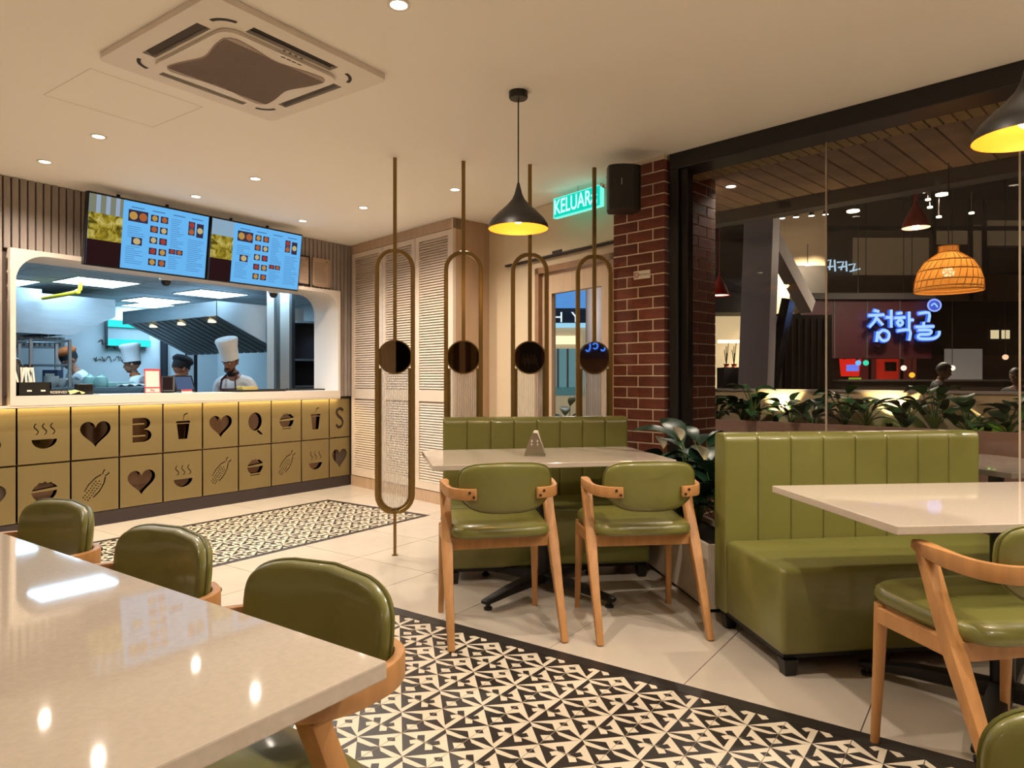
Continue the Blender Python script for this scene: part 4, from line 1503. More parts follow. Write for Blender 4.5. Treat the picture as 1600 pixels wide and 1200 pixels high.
# yellow gas pipe
yp = [at(66, 466, 7.95), at(98, 461, 7.95), at(121, 456, 7.95), at(125, 452, 7.95), at(126, 440, 7.95)]
tag(MB().tube(yp, 0.022, 10).sphere(yp[2], 0.032, 12, 8).build('gas_pipe', M['yellow'], None, smooth=True), 'bright yellow gas pipe running along the kitchen hood', 'pipe')

# right exhaust hood over the range
hr = thing('exhaust_hood', 'stainless exhaust hood with filters above the chef in the brown apron', 'exhaust hood')
a = at(339, 480, 8.2)
X0, Y0 = a.x, a.y                      # near front corner
Z1, Z0, ZL = at(339, 470, 8.2).z, at(339, 493, 8.2).z, at(316, 546, 8.2).z
Y1 = Y0 + 2.3
X1 = X0 + 1.25
MB().bb((X0, Y0, Z0), (X0 + 0.02, Y1, Z1)).build('front_lip', M['steel'], hr)
MB().prism_y([(X0, Z0), (X0 + 0.9, ZL), (X1, ZL), (X1, Z1), (X0, Z1)], Y0, Y0 + 0.015).build('end_panel', mat('hood_end', 'a9b5bb', 0.35, 0.8), hr)
MB().bb((X0 + 0.02, Y0 + 0.02, Z1 - 0.02), (X1, Y1, Z1)).build('top_panel', M['steel'], hr)
nx = 14
for k in range(nx):
    yy = Y0 + 0.05 + k * (Y1 - Y0 - 0.1) / nx
    w_ = (Y1 - Y0 - 0.1) / nx * 0.72
    v = [(X0 + 0.03, yy, Z0), (X0 + 0.9, yy, ZL), (X0 + 0.9, yy + w_, ZL), (X0 + 0.03, yy + w_, Z0)]
    MB().add(v + [(p, q, r_ + 0.02) for p, q, r_ in v], [(0, 1, 2, 3), (7, 6, 5, 4), (0, 4, 5, 1), (2, 6, 7, 3), (1, 5, 6, 2), (0, 3, 7, 4)]).build('filter', M['steeldark'], hr)
for k in range(3):
    MB().lathe([(0, 0), (0.05, 0.0), (0.045, 0.03), (0, 0.035)], 14, (X0 + 0.12, Y0 + 0.3 + k * 0.7, Z0 - 0.06)).build('hood_lamp', glow('hood_lamp', 'ffe9b0', 2.0), hr)

# back of the kitchen
tl = thing('lit_niche', 'cyan lit wall niche at the back of the kitchen', 'niche')
p0, p1 = at(166, 540, 10.34), at(214, 500, 10.34)
MB().bb((p0.x, 10.9, p0.z), (p0.x + 0.62, 10.99, p1.z)).build('back_board', mat('niche_board', '9aa6aa', 0.6), tl)
for z in (p0.z, p1.z - 0.1):
    MB().bb((p0.x, 10.86, z), (p0.x + 0.62, 10.9, z + 0.10)).build('light_tube', glow('cyan_tube', '35d8d8', 1.3), tl)
ws = thing('wall_lettering', 'dark handwritten lettering on the white kitchen wall', 'lettering')
p = at(181, 552, 10.42)
def scrawl(parent, x, z, n, hgt, seed):
    rn = random.Random(seed)
    for k in range(n):
        pts = [(x + hgt * (0.62 * k + 0.18 * j + rn.uniform(-0.1, 0.1)), 10.985, z + hgt * rn.uniform(0, 1)) for j in range(4)]
        MB().tube(bez(pts, 3), hgt * 0.07, 5).build('letter', M['greyprint'], parent)


scrawl(ws, p.x - 0.28, p.z - 0.13, 9, 0.085, 3)
scrawl(ws, p.x - 0.22, p.z + 0.06, 3, 0.14, 5)
for (px0, px1, d_, lb) in ((253, 257, 11.0, 'dark door jamb on the kitchen back wall behind the black cap'), (292, 303, 10.4, 'white post with dark edges on the kitchen back wall')):
    a, b = at(px0, 500, d_), at(px1, 500, d_)
    t = thing('wall_post', lb, 'post', (a.x, a.y, KF), R(-54.7))
    w_ = (px1 - px0) * d_ / 1075
    MB().bb((0, 0, 0), (w_, 0.05, KC - KF)).build('panel', kw if px1 - px0 > 6 else M['cloth_black'], t)
    MB().bb((-0.025, -0.004, 0), (0.0, 0.05, KC - KF)).build('edge', M['cloth_black'], t)
    MB().bb((w_, -0.004, 0), (w_ + 0.03, 0.05, KC - KF)).build('edge', M['cloth_black'], t)

# white posts on the right, dark shelf between them
for i, (px0, px1, d_, m_, lb) in enumerate(((417, 428, 7.9, 'ceramic', 'slim white kitchen post close to the chef in the brown apron'), (434, 452, 8.1, 'ceramic', 'broad white kitchen post beside the dark shelving'))):
    a = at(px0, 500, d_)
    w_ = (px1 - px0) * d_ / 1075
    t = thing('kitchen_post', lb, 'post', (a.x, a.y, KF), R(-54.7))
    MB().bb((0, 0, 0), (w_, 0.12, KC - KF)).build('shaft', M[m_], t)
    MB().bb((w_, 0.0, 0), (w_ + 0.03, 0.12, KC - KF)).build('edge_strip', M['steeldark'], t)
a = at(456, 490, 8.7)
ks = thing('shelving_unit', 'dark kitchen shelving at the right end of the opening', 'shelving', (a.x, a.y, KF), R(-35))
MB().bb((0, 0.3, 0), (0.75, 0.33, 2.15)).build('back_panel', mat('shelf_back', '352f35', 0.6), ks)
for z in (0.9, 1.28, 1.62, 2.1):
    MB().bb((0, 0, z), (0.75, 0.3, z + 0.025)).build('shelf', M['steeldark'], ks)
for xx in (0, 0.73):
    MB().bb((xx, 0, 0), (xx + 0.02, 0.33, 2.15)).build('upright', M['steeldark'], ks)
for k in range(3):
    z = 0.925
    b_ = thing('stock_pot', ('dark pot nearest the broad white post on the kitchen shelf', 'dark pot in the middle of the kitchen shelf', 'dark pot at the far end of the kitchen shelf')[k], 'pot', (ks.location.x + (0.15 + 0.22 * k) * math.cos(R(-35)) + 0.08, ks.location.y + (0.15 + 0.22 * k) * math.sin(R(-35)) + 0.12, KF + z), 0, 'pots on the dark shelf')
    MB().lathe([(0, 0), (0.08, 0), (0.085, 0.13), (0.08, 0.13), (0.075, 0.01), (0, 0.01)], 18).build('pot_body', M['steeldark'], b_, smooth=True)
    MB().tube([(-0.085, 0, 0.1), (-0.12, 0, 0.1), (-0.12, 0.03, 0.1)], 0.006, 6).build('handle', M['black'], b_)

# worktop with a plate rack at the pass
wt = thing('pass_counter', 'stainless kitchen worktop running behind the serving opening', 'worktop', (at(-10, 592, 7.3).x, at(-10, 592, 7.3).y, KF), YAW - PI / 2)
MB().bb((0.02, 0.03, 0.86), (1.55, 0.62, 1.26)).build('cabinet_body', M['steel'], wt)
MB().bb((0, 0, 1.26), (1.58, 0.65, 1.30)).build('top', M['steel'], wt)
for xx in (0.04, 1.48):
    for yy in (0.05, 0.55):
        MB().bb((xx, yy, 0), (xx + 0.05, yy + 0.05, 0.86)).build('leg', M['steeldark'], wt)
top_z = KF + 1.30
rk = thing('plate_rack', 'steel tube rack standing on the kitchen worktop', 'rack', (0, 0, 0))
a, b = at(46, 600, 7.45), at(111, 600, 7.75)
for px_, d_ in ((48, 7.40), (109, 7.50), (30, 7.80), (88, 7.88)):
    q = at(px_, 600, d_)
    MB().bb((q.x - 0.014, q.y - 0.014, top_z), (q.x + 0.014, q.y + 0.014, 1.60)).build('upright', M['steel'], rk)
for z in (1.32, 1.585):
    for (pa_, da_), (pb_, db_) in (((48, 7.40), (109, 7.50)), ((30, 7.80), (88, 7.88)), ((48, 7.40), (30, 7.80)), ((109, 7.50), (88, 7.88))):
        u, v = at(pa_, 600, da_), at(pb_, 600, db_)
        MB().tube([(u.x, u.y, z), (v.x, v.y, z)], 0.012, 6).build('rail', M['steel'], rk)
# canisters in a row on the top shelf
sh_ = thing('wall_shelf', 'steel shelf with a row of canisters under the big hood', 'shelf')
q0, q1 = at(4, 540, 8.3), at(100, 540, 8.6)
dv_ = Vector((q1.x - q0.x, q1.y - q0.y, 0))
n_ = dv_.normalized()
MB().box(((q0.x + q1.x) / 2, (q0.y + q1.y) / 2, q0.z - 0.012), (dv_.length, 0.25, 0.02), math.atan2(n_.y, n_.x)).build('board', M['steel'], sh_)
for s_ in (0.03, 0.97):
    MB().tube([(q0.x + dv_.x * s_, q0.y + dv_.y * s_, top_z), (q0.x + dv_.x * s_, q0.y + dv_.y * s_, q0.z)], 0.014, 8).build('post', M['steel'], sh_)
ncan = 12
cm_ = MB().lathe([(0, 0), (0.034, 0), (0.036, 0.10), (0.030, 0.105), (0, 0.108)], 14).mesh('canister_body', M['steel'], smooth=True)
lm_ = MB().lathe([(0, 0.095), (0.038, 0.095), (0.038, 0.115), (0, 0.118)], 14).mesh('lid', M['ceramic'], smooth=True)
for k in range(ncan):
    s_ = (k + 0.5) / ncan
    c_ = thing('canister', 'steel canister, number %s from the opening edge on the shelf under the hood' % ['one', 'two', 'three', 'four', 'five', 'six', 'seven', 'eight', 'nine', 'ten', 'eleven', 'twelve'][k], 'canister', (q0.x + dv_.x * s_, q0.y + dv_.y * s_, q0.z - 0.002), 0, 'canisters under the hood')
    link('canister_body', cm_, c_)
    link('lid', lm_, c_)


# crockery on the worktop
def bowl_stack(px_, d_, n, r, m_, lb, nm='bowl', hstep=0.022, base=None):
    q = at(px_, 595, d_)
    for k in range(n):
        o = MB().lathe([(0, 0), (r * 0.5, 0), (r * 0.85, 0.03), (r, 0.055), (r * 0.94, 0.055), (r * 0.8, 0.034), (r * 0.45, 0.008), (0, 0.008)], 18).build(nm, m_, None, smooth=True)
        o.location = (q.x, q.y, (base or top_z) + k * hstep)
        tag(o, lb + (', %s from the bottom' % ['first', 'second', 'third', 'fourth', 'fifth', 'sixth'][k]), 'bowl', 'bowls stacked on the kitchen worktop')


bowl_stack(80, 7.5, 4, 0.075, M['ceramic'], 'white bowl in the stack inside the steel rack')
bowl_stack(96, 7.58, 3, 0.075, M['ceramic'], 'white bowl in the stack by the rack upright')
bowl_stack(118, 7.62, 2, 0.08, M['ceramic'], 'white bowl in the low stack beside the pale green jars')
for k, (px_, lb) in enumerate(((140, 'round pale green jar beside the bowl stack, lid knob up'), (158, 'round pale green jar nearest the white cloth'))):
    q = at(px_, 590, 7.55)
    t = thing('storage_jar', lb, 'jar', (q.x, q.y, top_z), 0, 'pale green jars on the worktop')
    MB().lathe([(0, 0), (0.055, 0), (0.068, 0.03), (0.07, 0.07), (0.055, 0.11), (0, 0.112)], 18).build('jar_body', M['teal'], t, smooth=True)
    MB().lathe([(0, 0.11), (0.05, 0.11), (0.02, 0.13), (0.012, 0.145), (0, 0.147)], 14).build('lid', M['teal'], t, smooth=True)
q = at(184, 584, 7.75)
t = thing('steam_tray', 'pale green food tray with a cover on the worktop', 'tray', (q.x, q.y, top_z), R(-10))
MB().bb((-0.17, -0.1, 0), (0.17, 0.1, 0.05)).build('pan', M['teal'], t, bevel=0.01)
MB().bb((-0.15, -0.08, 0.05), (0.15, 0.08, 0.06)).build('cover', M['ceramic'], t, bevel=0.004)
q = at(212, 590, 7.45)
mb = MB()
vs, fs = [], []
for i in range(15):
    for j in range(9):
        x, y = (i / 14 - 0.5) * 0.34, (j / 8 - 0.5) * 0.2
        vs.append((x, y, 0.012 + 0.03 * abs(math.sin(i * 0.9 + j * 0.4)) * (1 - abs(x) * 2.4)))
for i in range(14):
    for j in range(8):
        fs.append((i * 9 + j, (i + 1) * 9 + j, (i + 1) * 9 + j + 1, i * 9 + j + 1))
o = mb.add(vs, fs).build('folded_cloth', M['cloth_white'], None, smooth=True, angle=180)
o.location, o.rotation_euler = (q.x, q.y, top_z), (0, 0, R(-30))
md = o.modifiers.new('thick', 'SOLIDIFY')
md.thickness = 0.008
tag(o, 'crumpled white cloth on the kitchen worktop', 'cloth')
q = at(82, 573, 7.75)
t = thing('storage_box', 'dark blue box with a white label on the rack shelf', 'box', (q.x, q.y, top_z), R(-50))
MB().bb((-0.08, -0.05, 0), (0.08, 0.05, 0.19)).build('carton', mat('navy_box', '2d3550', 0.6), t)
MB().bb((-0.05, -0.052, 0.08), (0.05, -0.05, 0.15)).build('label_sheet', M['paper'], t)

# ---- dome cameras under the lintel
for (x, lb) in ((3.36, 'small dome camera below the first menu screen'), (4.52, 'small dome camera near the rounded corner of the opening')):
    t = thing('dome_camera', lb, 'camera', (x, 6.32, OZ1 - 0.045), 0, 'dome cameras at the opening')
    MB().lathe([(0, 0.06), (0.055, 0.06), (0.058, 0.02), (0.048, 0.012), (0, 0.012)], 20).build('housing', M['ceramic'], t, smooth=True)
    MB().lathe([(0.044, 0.014), (0.040, -0.012), (0.024, -0.032), (0, -0.038)], 20).build('dome', M['tvblack'], t, smooth=True, angle=180)
    MB().bb((-0.02, -0.0, 0.06), (0.02, 0.04, 0.18)).build('bracket', M['ceramic'], t)

# ---- things on the counter sill
SZ = OZ0 + 0.07
def sill(px_, y=6.0):
    """x on the sill where the photo column px_ meets the line y"""
    dx, dy = FX + RX * (px_ - 800) / 1075, FY + RY * (px_ - 800) / 1075
    return dx * y / dy


cd_ = thing('cutlery_caddy', 'black caddy holding white wrapped cutlery on the sill', 'caddy', (sill(50, 5.93), 5.93, SZ), 0)
for a, b in (((-0.11, -0.05, 0), (0.11, -0.042, 0.10)), ((-0.11, 0.042, 0), (0.11, 0.05, 0.10)), ((-0.11, -0.05, 0), (-0.102, 0.05, 0.10)), ((0.102, -0.05, 0), (0.11, 0.05, 0.10)), ((-0.11, -0.05, 0), (0.11, 0.05, 0.006))):
    MB().bb(a, b).build('panel', M['black'], cd_)
for xx in (-0.05, 0.04):
    MB().bb((xx, -0.0515, 0.03), (xx + 0.03, -0.05, 0.042)).build('sticker', M['paper'], cd_)
for k in range(9):
    t = thing('cutlery_sleeve', 'white paper cutlery sleeve leaning in the black caddy', 'cutlery', (cd_.location.x - 0.085 + 0.014 * k, 5.93 + 0.01 * (k % 3 - 1), SZ + 0.012), 0, 'cutlery sleeves in the caddy')
    mt_ = Matrix.Rotation(R(random.uniform(-16, 10)), 3, 'Y')
    MB().box(mt_ @ Vector((0, 0, 0.10)), (0.012, 0.004, 0.2), rot=mt_).build('sleeve', M['paper'], t)
    MB().box(mt_ @ Vector((0, 0, 0.205)), (0.008, 0.003, 0.03), rot=mt_).build('fork_tip', M['chrome'], t)
t = thing('drink_machine', 'rounded dark machine at the far edge of the sill', 'machine', (sill(21, 6.09), 6.09, SZ), 0)
MB().lathe([(0, 0), (0.075, 0), (0.075, 0.10), (0.068, 0.2), (0.05, 0.27), (0.0, 0.30)], 26).build('body', M['black'], t, smooth=True, angle=180)
for k in range(4):
    MB().tube([(0.077 * math.cos(R(-100 + 16 * k)) * (1 - 0.15 * u), 0.077 * math.sin(R(-100 + 16 * k)) * (1 - 0.15 * u), 0.03 + 0.2 * u) for u in (0, 0.35, 0.7, 1.0)], 0.003, 5).build('rib', M['steeldark'], t)
rs = thing('reserved_sign', 'dark block sign with the word RESERVED lying on the sill', 'sign', (sill(90, 5.9), 5.90, SZ), R(4))
MB().prism_y([(-0.07, 0), (0.07, 0), (0.062, 0.045), (-0.062, 0.045)], -0.018, 0.018).build('block', M['black'], rs)
link('lettering', text_mesh('lettering', 'RESERVED', 0.027, 0.0005, M['paper']), rs, (0, -0.019, 0.022), rot=(PI / 2, 0, 0))
o = MB().add([(math.cos(a) * (0.075 if k % 2 else 0.06), math.sin(a) * 0.045, 0.004 + 0.012 * (k % 3)) for k, a in enumerate([2 * PI * k / 14 for k in range(14)])] + [(0, 0, 0.04)], [(k, (k + 1) % 14, 14) for k in range(14)]).build('yellow_cloth', M['clothyellow'], None, smooth=True)
o.location = (sill(117, 5.92), 5.92, SZ + 0.001)
tag(o, 'crumpled pale yellow cloth beside the reserved sign', 'cloth')
t = thing('card_terminal', 'small plain black box on the sill behind the yellow cloth', 'box', (sill(131, 6.06), 6.06, SZ), 0)
MB().bb((-0.06, -0.03, 0), (0.06, 0.03, 0.085)).build('case', M['black'], t, bevel=0.005)
MB().bb((-0.05, -0.0315, 0.03), (0.05, -0.03, 0.075)).build('screen_face', M['tvblack'], t)
t = thing('counter_mat', 'thin black mat along the left end of the sill', 'mat', (sill(100, 5.95), 5.95, SZ), 0)
MB().bb((-0.42, -0.10, 0.0), (0.22, 0.12, 0.0025)).build('sheet', M['black'], t)

qs = thing('card_stand', 'upright pink and white payment card stand with red print', 'sign', (sill(238, 5.93), 5.93, SZ), R(-12))
MB().box((0, 0, 0.105), (0.125, 0.004, 0.21), rot=Matrix.Rotation(R(-6), 3, 'X')).build('card', M['pinkcard'], qs)
for a, b, c_, d_ in ((-0.0625, 0.0, 0.0625, 0.012), (-0.0625, 0.195, 0.0625, 0.21), (-0.0625, 0, -0.055, 0.21), (0.055, 0, 0.0625, 0.21), (-0.06, 0.045, 0.06, 0.055)):
    MB().box(((a + c_) / 2, -0.0025 - 0.105 * ((b + d_) / 2 - 0.105) * -1.0, (b + d_) / 2), (c_ - a, 0.0025, d_ - b), rot=Matrix.Rotation(R(-6), 3, 'X')).build('red_border', M['redprint'], qs)
MB().bb((-0.06, -0.03, 0), (0.06, 0.03, 0.006)).build('foot', M['pinkcard'], qs)
link('lettering', text_mesh('lettering', 'Pay', 0.026, 0.0004, M['redprint']), qs, (0, -0.012, 0.028), rot=(PI / 2 - R(6), 0, 0))
for i, (px_, w_, hh, an, lb, c_) in enumerate(((262, 0.11, 0.15, -30, 'small dark order tablet next to the pink card stand', '3a2a26'), (291, 0.20, 0.155, 8, 'wide tilted till tablet with a blue grey screen', '5d6f93'))):
    t = thing('till_tablet', lb, 'tablet', (sill(px_, 6.02), 6.02, SZ), R(an))
    mt_ = Matrix.Rotation(R(-22), 3, 'X')
    MB().box(mt_ @ Vector((0, 0, hh / 2 + 0.012)), (w_, 0.014, hh), rot=mt_).build('bezel', M['tvblack'], t, bevel=0.003)
    MB().box(mt_ @ Vector((0, -0.008, hh / 2 + 0.012)), (w_ - 0.03, 0.002, hh - 0.03), rot=mt_).build('screen_face', glow('till_' + str(i), c_, 0.7), t)
    MB().prism_y([(-0.05, 0), (0.05, 0), (0.03, 0.02), (-0.03, 0.02)], 0.0, 0.07).build('stand', M['black'], t)
t = thing('price_card', 'small red and white card lying before the till tablet', 'card', (sill(292, 5.9), 5.90, SZ), R(5))
MB().prism_y([(-0.05, 0), (0.05, 0), (0.05, 0.03), (-0.05, 0.03)], -0.002, 0.002).build('sheet', M['paper'], t)
MB().bb((-0.05, -0.0035, 0.016), (0.05, -0.002, 0.03)).build('red_band', M['redprint'], t)
t = thing('serving_tray', 'black serving tray in front of the chef in the brown apron', 'tray', (sill(398, 6.0), 6.0, SZ), R(3))
MB().bb((-0.26, -0.12, 0.0), (0.26, 0.12, 0.006)).build('bottom', M['black'], t)
for a, b in (((-0.27, -0.13, 0), (0.27, -0.12, 0.022)), ((-0.27, 0.12, 0), (0.27, 0.13, 0.022)), ((-0.27, -0.12, 0), (-0.26, 0.12, 0.022)), ((0.26, -0.12, 0), (0.27, 0.12, 0.022))):
    MB().bb(a, b).build('rim', M['black'], t)
t = thing('food_basket', 'small pale yellow food basket on the black tray', 'basket', (sill(386, 6.0), 6.0, SZ + 0.006), 0)
MB().prism_y([(-0.075, 0), (0.075, 0), (0.09, 0.045), (-0.09, 0.045)], -0.05, 0.05).build('basket_body', M['clothyellow'], t, bevel=0.004)
for z in (0.012, 0.026, 0.04):
    MB().bb((-0.092, -0.052, z), (0.092, -0.05, z + 0.004)).build('weave_band', M['cardboard'], t)
for k, (px_, lb) in enumerate(((446, 'black frying tongs lying on the sill, nearest the tray'), (466, 'black kitchen tongs lying on the sill, in the middle of three'), (486, 'black kitchen tongs lying at the rounded end of the sill'))):
    t = thing('kitchen_tongs', lb, 'tongs', (sill(px_, 5.97), 5.97, SZ), R(8 - 14 * k), 'tongs on the sill')
    for s_ in (-1, 1):
        MB().tube([(-0.13, 0, 0.014), (-0.05, s_ * 0.012, 0.016), (0.09, s_ * 0.03, 0.014), (0.14, s_ * 0.022, 0.012)], 0.009, 6).build('arm', M['black'], t)
    MB().sphere((-0.13, 0, 0.016), 0.014, 10, 6).build('hinge', M['black'], t)


# ================================================================== PEOPLE
def evaluated(o):
    dg = bpy.context.evaluated_depsgraph_get()
    me = bpy.data.meshes.new_from_object(o.evaluated_get(dg))
    bpy.data.objects.remove(o)
    return me


def skin_mesh(name, pts, edges, rad, root=0, voxel=0.0, extra=None, sub=1):
    me = bpy.data.meshes.new(name)
    me.from_pydata(pts, edges, [])
    o = bpy.data.objects.new(name, me)
    COL.objects.link(o)
    o.modifiers.new('s', 'SKIN')
    sv = me.skin_vertices[0].data
    for i, r in enumerate(rad):
        sv[i].radius = r if isinstance(r, tuple) else (r, r)
        sv[i].use_root = (i == root)
    m = o.modifiers.new('u', 'SUBSURF')
    m.levels = m.render_levels = sub
    me2 = evaluated(o)
    if extra is not None or voxel > 0:
        bm = bmesh.new()
        bm.from_mesh(me2)
        if extra is not None:
            e2 = extra.mesh('x', M['skin'])
            bm.from_mesh(e2)
            bpy.data.meshes.remove(e2)
        me3 = bpy.data.meshes.new(name)
        bm.to_mesh(me3)
        bm.free()
        o = bpy.data.objects.new(name, me3)
        COL.objects.link(o)
        if voxel > 0:
            r_ = o.modifiers.new('r', 'REMESH')
            r_.mode = 'VOXEL'
            r_.voxel_size = voxel
            sm = o.modifiers.new('m', 'SMOOTH')
            sm.factor, sm.iterations = 0.5, 3
        me2 = evaluated(o)
    me2.name = name
    me2.shade_smooth()
    return me2


def set_mat(me, m):
    me.materials.clear()
    me.materials.append(m)
    for p in me.polygons:
        p.material_index = 0
    return me


def person(label, loc, rz, scale=1.0, top='cloth_white', trousers='cloth_black', hat='toque', apron=None, bow=0.0, lean=0.0, arms='work', beard=False, scarf=None, hairback=True, sitting=False, skin=None):
    """standing figure, front is local -y"""
    t = thing('person', label, 'person', loc, rz)
    t.scale = (scale,) * 3
    sk = M['skin'] if skin is None else skin

    def L(p):   # lean the upper body forward about the hips
        x, y, z = p
        if z <= 0.93:
            return (x, y, z)
        a = lean
        dz = z - 0.93
        return (x, y * math.cos(a) - dz * math.sin(a), 0.93 + dz * math.cos(a) + y * math.sin(a))
    pts, rad, ed = [], [], []

    def v(p, r, link_to=None, ln=True):
        pts.append(L(p) if ln else p)
        rad.append(r)
        if link_to is not None:
            ed.append((link_to, len(pts) - 1))
        return len(pts) - 1
    pelv = v((0, 0, 0.93), (0.145, 0.10))
    waist = v((0, 0, 1.08), (0.13, 0.092), pelv)
    chest = v((0, 0.0, 1.27), (0.155, 0.105), waist)
    up = v((0, 0.01, 1.38), (0.105, 0.075), chest)
    nk = v((0, 0.0, 1.455), 0.050, up)
    hb = v((0, -0.012, 1.53), 0.055, nk)
    for s in (-1, 1):
        sh = v((s * 0.175, 0.01, 1.365), 0.062, up)
        if arms == 'work':
            el = v((s * 0.235, 0.02, 1.10), 0.044, sh)
            wr = v((s * 0.165, -0.21, 1.02), 0.030, el)
            hx, hy, hz = s * 0.14, -0.285, 1.01
        else:
            el = v((s * 0.225, 0.03, 1.09), 0.044, sh)
            wr = v((s * 0.235, -0.04, 0.86), 0.030, el, False)
            hx, hy, hz = s * 0.235, -0.05, 0.79
        pm = v((hx, hy, hz), (0.036, 0.018), wr, arms == 'work')
        d = Vector((hx, hy, hz)) - Vector(pts[wr] if arms != 'work' else (s * 0.165, -0.21, 1.02))
        d.normalize()
        for f in range(4):
            off = (f - 1.5) * 0.018
            p1 = (hx + off, hy + d.y * 0.045, hz + d.z * 0.045 - 0.004)
            ln_ = (0.068, 0.08, 0.074, 0.056)[f]
            p2 = (hx + off * 1.1, hy + d.y * (0.045 + ln_ * 0.6), hz + d.z * (0.045 + ln_ * 0.6) - 0.018)
            a_ = v(p1, 0.0095, pm, arms == 'work')
            v(p2, 0.008, a_, arms == 'work')
        th = v((hx - s * 0.035, hy + d.y * 0.01, hz + d.z * 0.01), 0.011, pm, arms == 'work')
        v((hx - s * 0.05, hy + d.y * 0.045, hz + d.z * 0.045), 0.009, th, arms == 'work')
        hp = v((s * 0.095, 0, 0.88), 0.085, pelv)
        if sitting:
            kn = v((s * 0.11, -0.40, 0.86), 0.06, hp)
            an = v((s * 0.11, -0.42, 0.46), 0.042, kn)
            v((s * 0.115, -0.54, 0.42), 0.035, an)
        else:
            kn = v((s * 0.10, -0.01, 0.49), 0.058, hp)
            an = v((s * 0.10, 0.02, 0.09), 0.042, kn)
            v((s * 0.115, -0.13, 0.035), 0.035, an)
    # head in its own frame, nodding by bow
    hc = Vector(L((0, -0.02, 1.60)))
    HM = Matrix.Translation(Vector(L((0, 0, 1.50)))) @ Matrix.Rotation(bow + lean * 0.4, 4, 'X') @ Matrix.Translation((0, -0.02, 0.10))
    hd_ = MB()
    hd_.sphere((0, 0.012, 0.02), (0.076, 0.092, 0.098), 20, 14)
    hd_.sphere((0, -0.022, -0.045), (0.056, 0.064, 0.068), 16, 10)
    hd_.sphere((0, -0.052, -0.088), (0.026, 0.024, 0.022), 10, 8)
    hd_.sphere((0, -0.088, -0.014), (0.011, 0.014, 0.026), 10, 8)
    hd_.sphere((0, -0.098, -0.032), (0.015, 0.014, 0.011), 10, 8)
    hd_.sphere((0, -0.072, 0.028), (0.055, 0.016, 0.011), 12, 6)
    for s in (-1, 1):
        hd_.sphere((s * 0.078, 0.012, -0.012), (0.011, 0.02, 0.032), 10, 8)
    hd_.xform(HM)
    body = set_mat(skin_mesh('body', pts, ed, rad, 0, 0.0095, hd_), sk)
    link('body', body, t)
    # face
    for s in (-1, 1):
        MB().sphere((s * 0.032, -0.076, 0.004), (0.0135, 0.008, 0.0075), 10, 6).xform(HM).build('eye', M['eye'], t, smooth=True)
        MB().sphere((s * 0.032, -0.0825, 0.003), (0.0058, 0.004, 0.0058), 8, 6).xform(HM).build('iris', M['hair'], t, smooth=True)
        MB().tube([(s * 0.014, -0.087, 0.024), (s * 0.034, -0.087, 0.031), (s * 0.052, -0.076, 0.025)], [0.004, 0.0048, 0.003], 6).xform(HM).build('eyebrow', M['hair'], t)
    MB().tube([(-0.024, -0.079, -0.062), (0, -0.088, -0.060), (0.024, -0.079, -0.062)], [0.003, 0.0065, 0.003], 6).xform(HM).build('lips', M['lips'], t, smooth=True)
    if beard:
        MB().tube([(-0.034, -0.077, -0.058), (-0.012, -0.092, -0.046), (0.012, -0.092, -0.046), (0.034, -0.077, -0.058)], [0.004, 0.008, 0.008, 0.004], 6).xform(HM).build('moustache', M['hair'], t, smooth=True)
        MB().tube([(-0.055, -0.03, -0.06), (-0.045, -0.055, -0.085), (0, -0.075, -0.10), (0.045, -0.055, -0.085), (0.055, -0.03, -0.06)], [0.006, 0.013, 0.02, 0.013, 0.006], 8).xform(HM).build('beard', M['hair'], t, smooth=True)
    if hairback:
        hr_ = MB()
        vs, fs = [], []
        for i in range(9):
            th = PI * 0.62 * i / 8
            for k in range(17):
                a = R(-20 + 220 * k / 16)
                vs.append((0.082 * math.sin(th) * math.cos(a), 0.014 + 0.099 * math.sin(th) * math.sin(a), 0.022 + 0.104 * math.cos(th)))
        for i in range(8):
            for k in range(16):
                fs.append((i * 17 + k, (i + 1) * 17 + k, (i + 1) * 17 + k + 1, i * 17 + k + 1))
        if hat is None:
            o_ = len(vs)
            for i in range(6):
                th = PI * 0.36 * i / 5
                for k in range(24):
                    a = 2 * PI * k / 24
                    vs.append((0.083 * math.sin(th) * math.cos(a), 0.012 + 0.1 * math.sin(th) * math.sin(a), 0.024 + 0.106 * math.cos(th)))
            for i in range(5):
                for k in range(24):
                    fs.append((o_ + i * 24 + k, o_ + (i + 1) * 24 + k, o_ + (i + 1) * 24 + (k + 1) % 24, o_ + i * 24 + (k + 1) % 24))
        hr_.add(vs, fs).xform(HM).build('hair', M['hair'], t, smooth=True, angle=180)
    # hat
    if hat == 'toque':
        h_ = MB()
        vs, fs = [], []
        n = 44
        prof = [(0.090, 0.035), (0.092, 0.09), (0.094, 0.15), (0.103, 0.20), (0.113, 0.242), (0.106, 0.262), (0.07, 0.272), (0.0, 0.268)]
        for r_, z in prof:
            for k in range(n):
                a = 2 * PI * k / n
                fl = 1 + (0.035 * (k % 2) if 0.05 < z < 0.31 else 0)
                vs.append((r_ * fl * math.cos(a), 0.01 + r_ * 1.12 * fl * math.sin(a), z))
        for i in range(len(prof) - 1):
            for k in range(n):
                fs.append((i * n + k, i * n + (k + 1) % n, (i + 1) * n + (k + 1) % n, (i + 1) * n + k))
        ht = h_.add(vs, fs).xform(HM).build('chef_hat', M['cloth_white'], t, smooth=True)
        MB().lathe([(0.091, 0.0), (0.0935, 0.0), (0.0935, 0.055), (0.091, 0.055)], 40).xform(HM @ Matrix.Translation((0, 0.01, 0.03)) @ Matrix.Diagonal((1, 1.12, 1, 1))).build('hat_band', M['cloth_white'], ht, smooth=True)
    elif hat in ('cap', 'skull'):
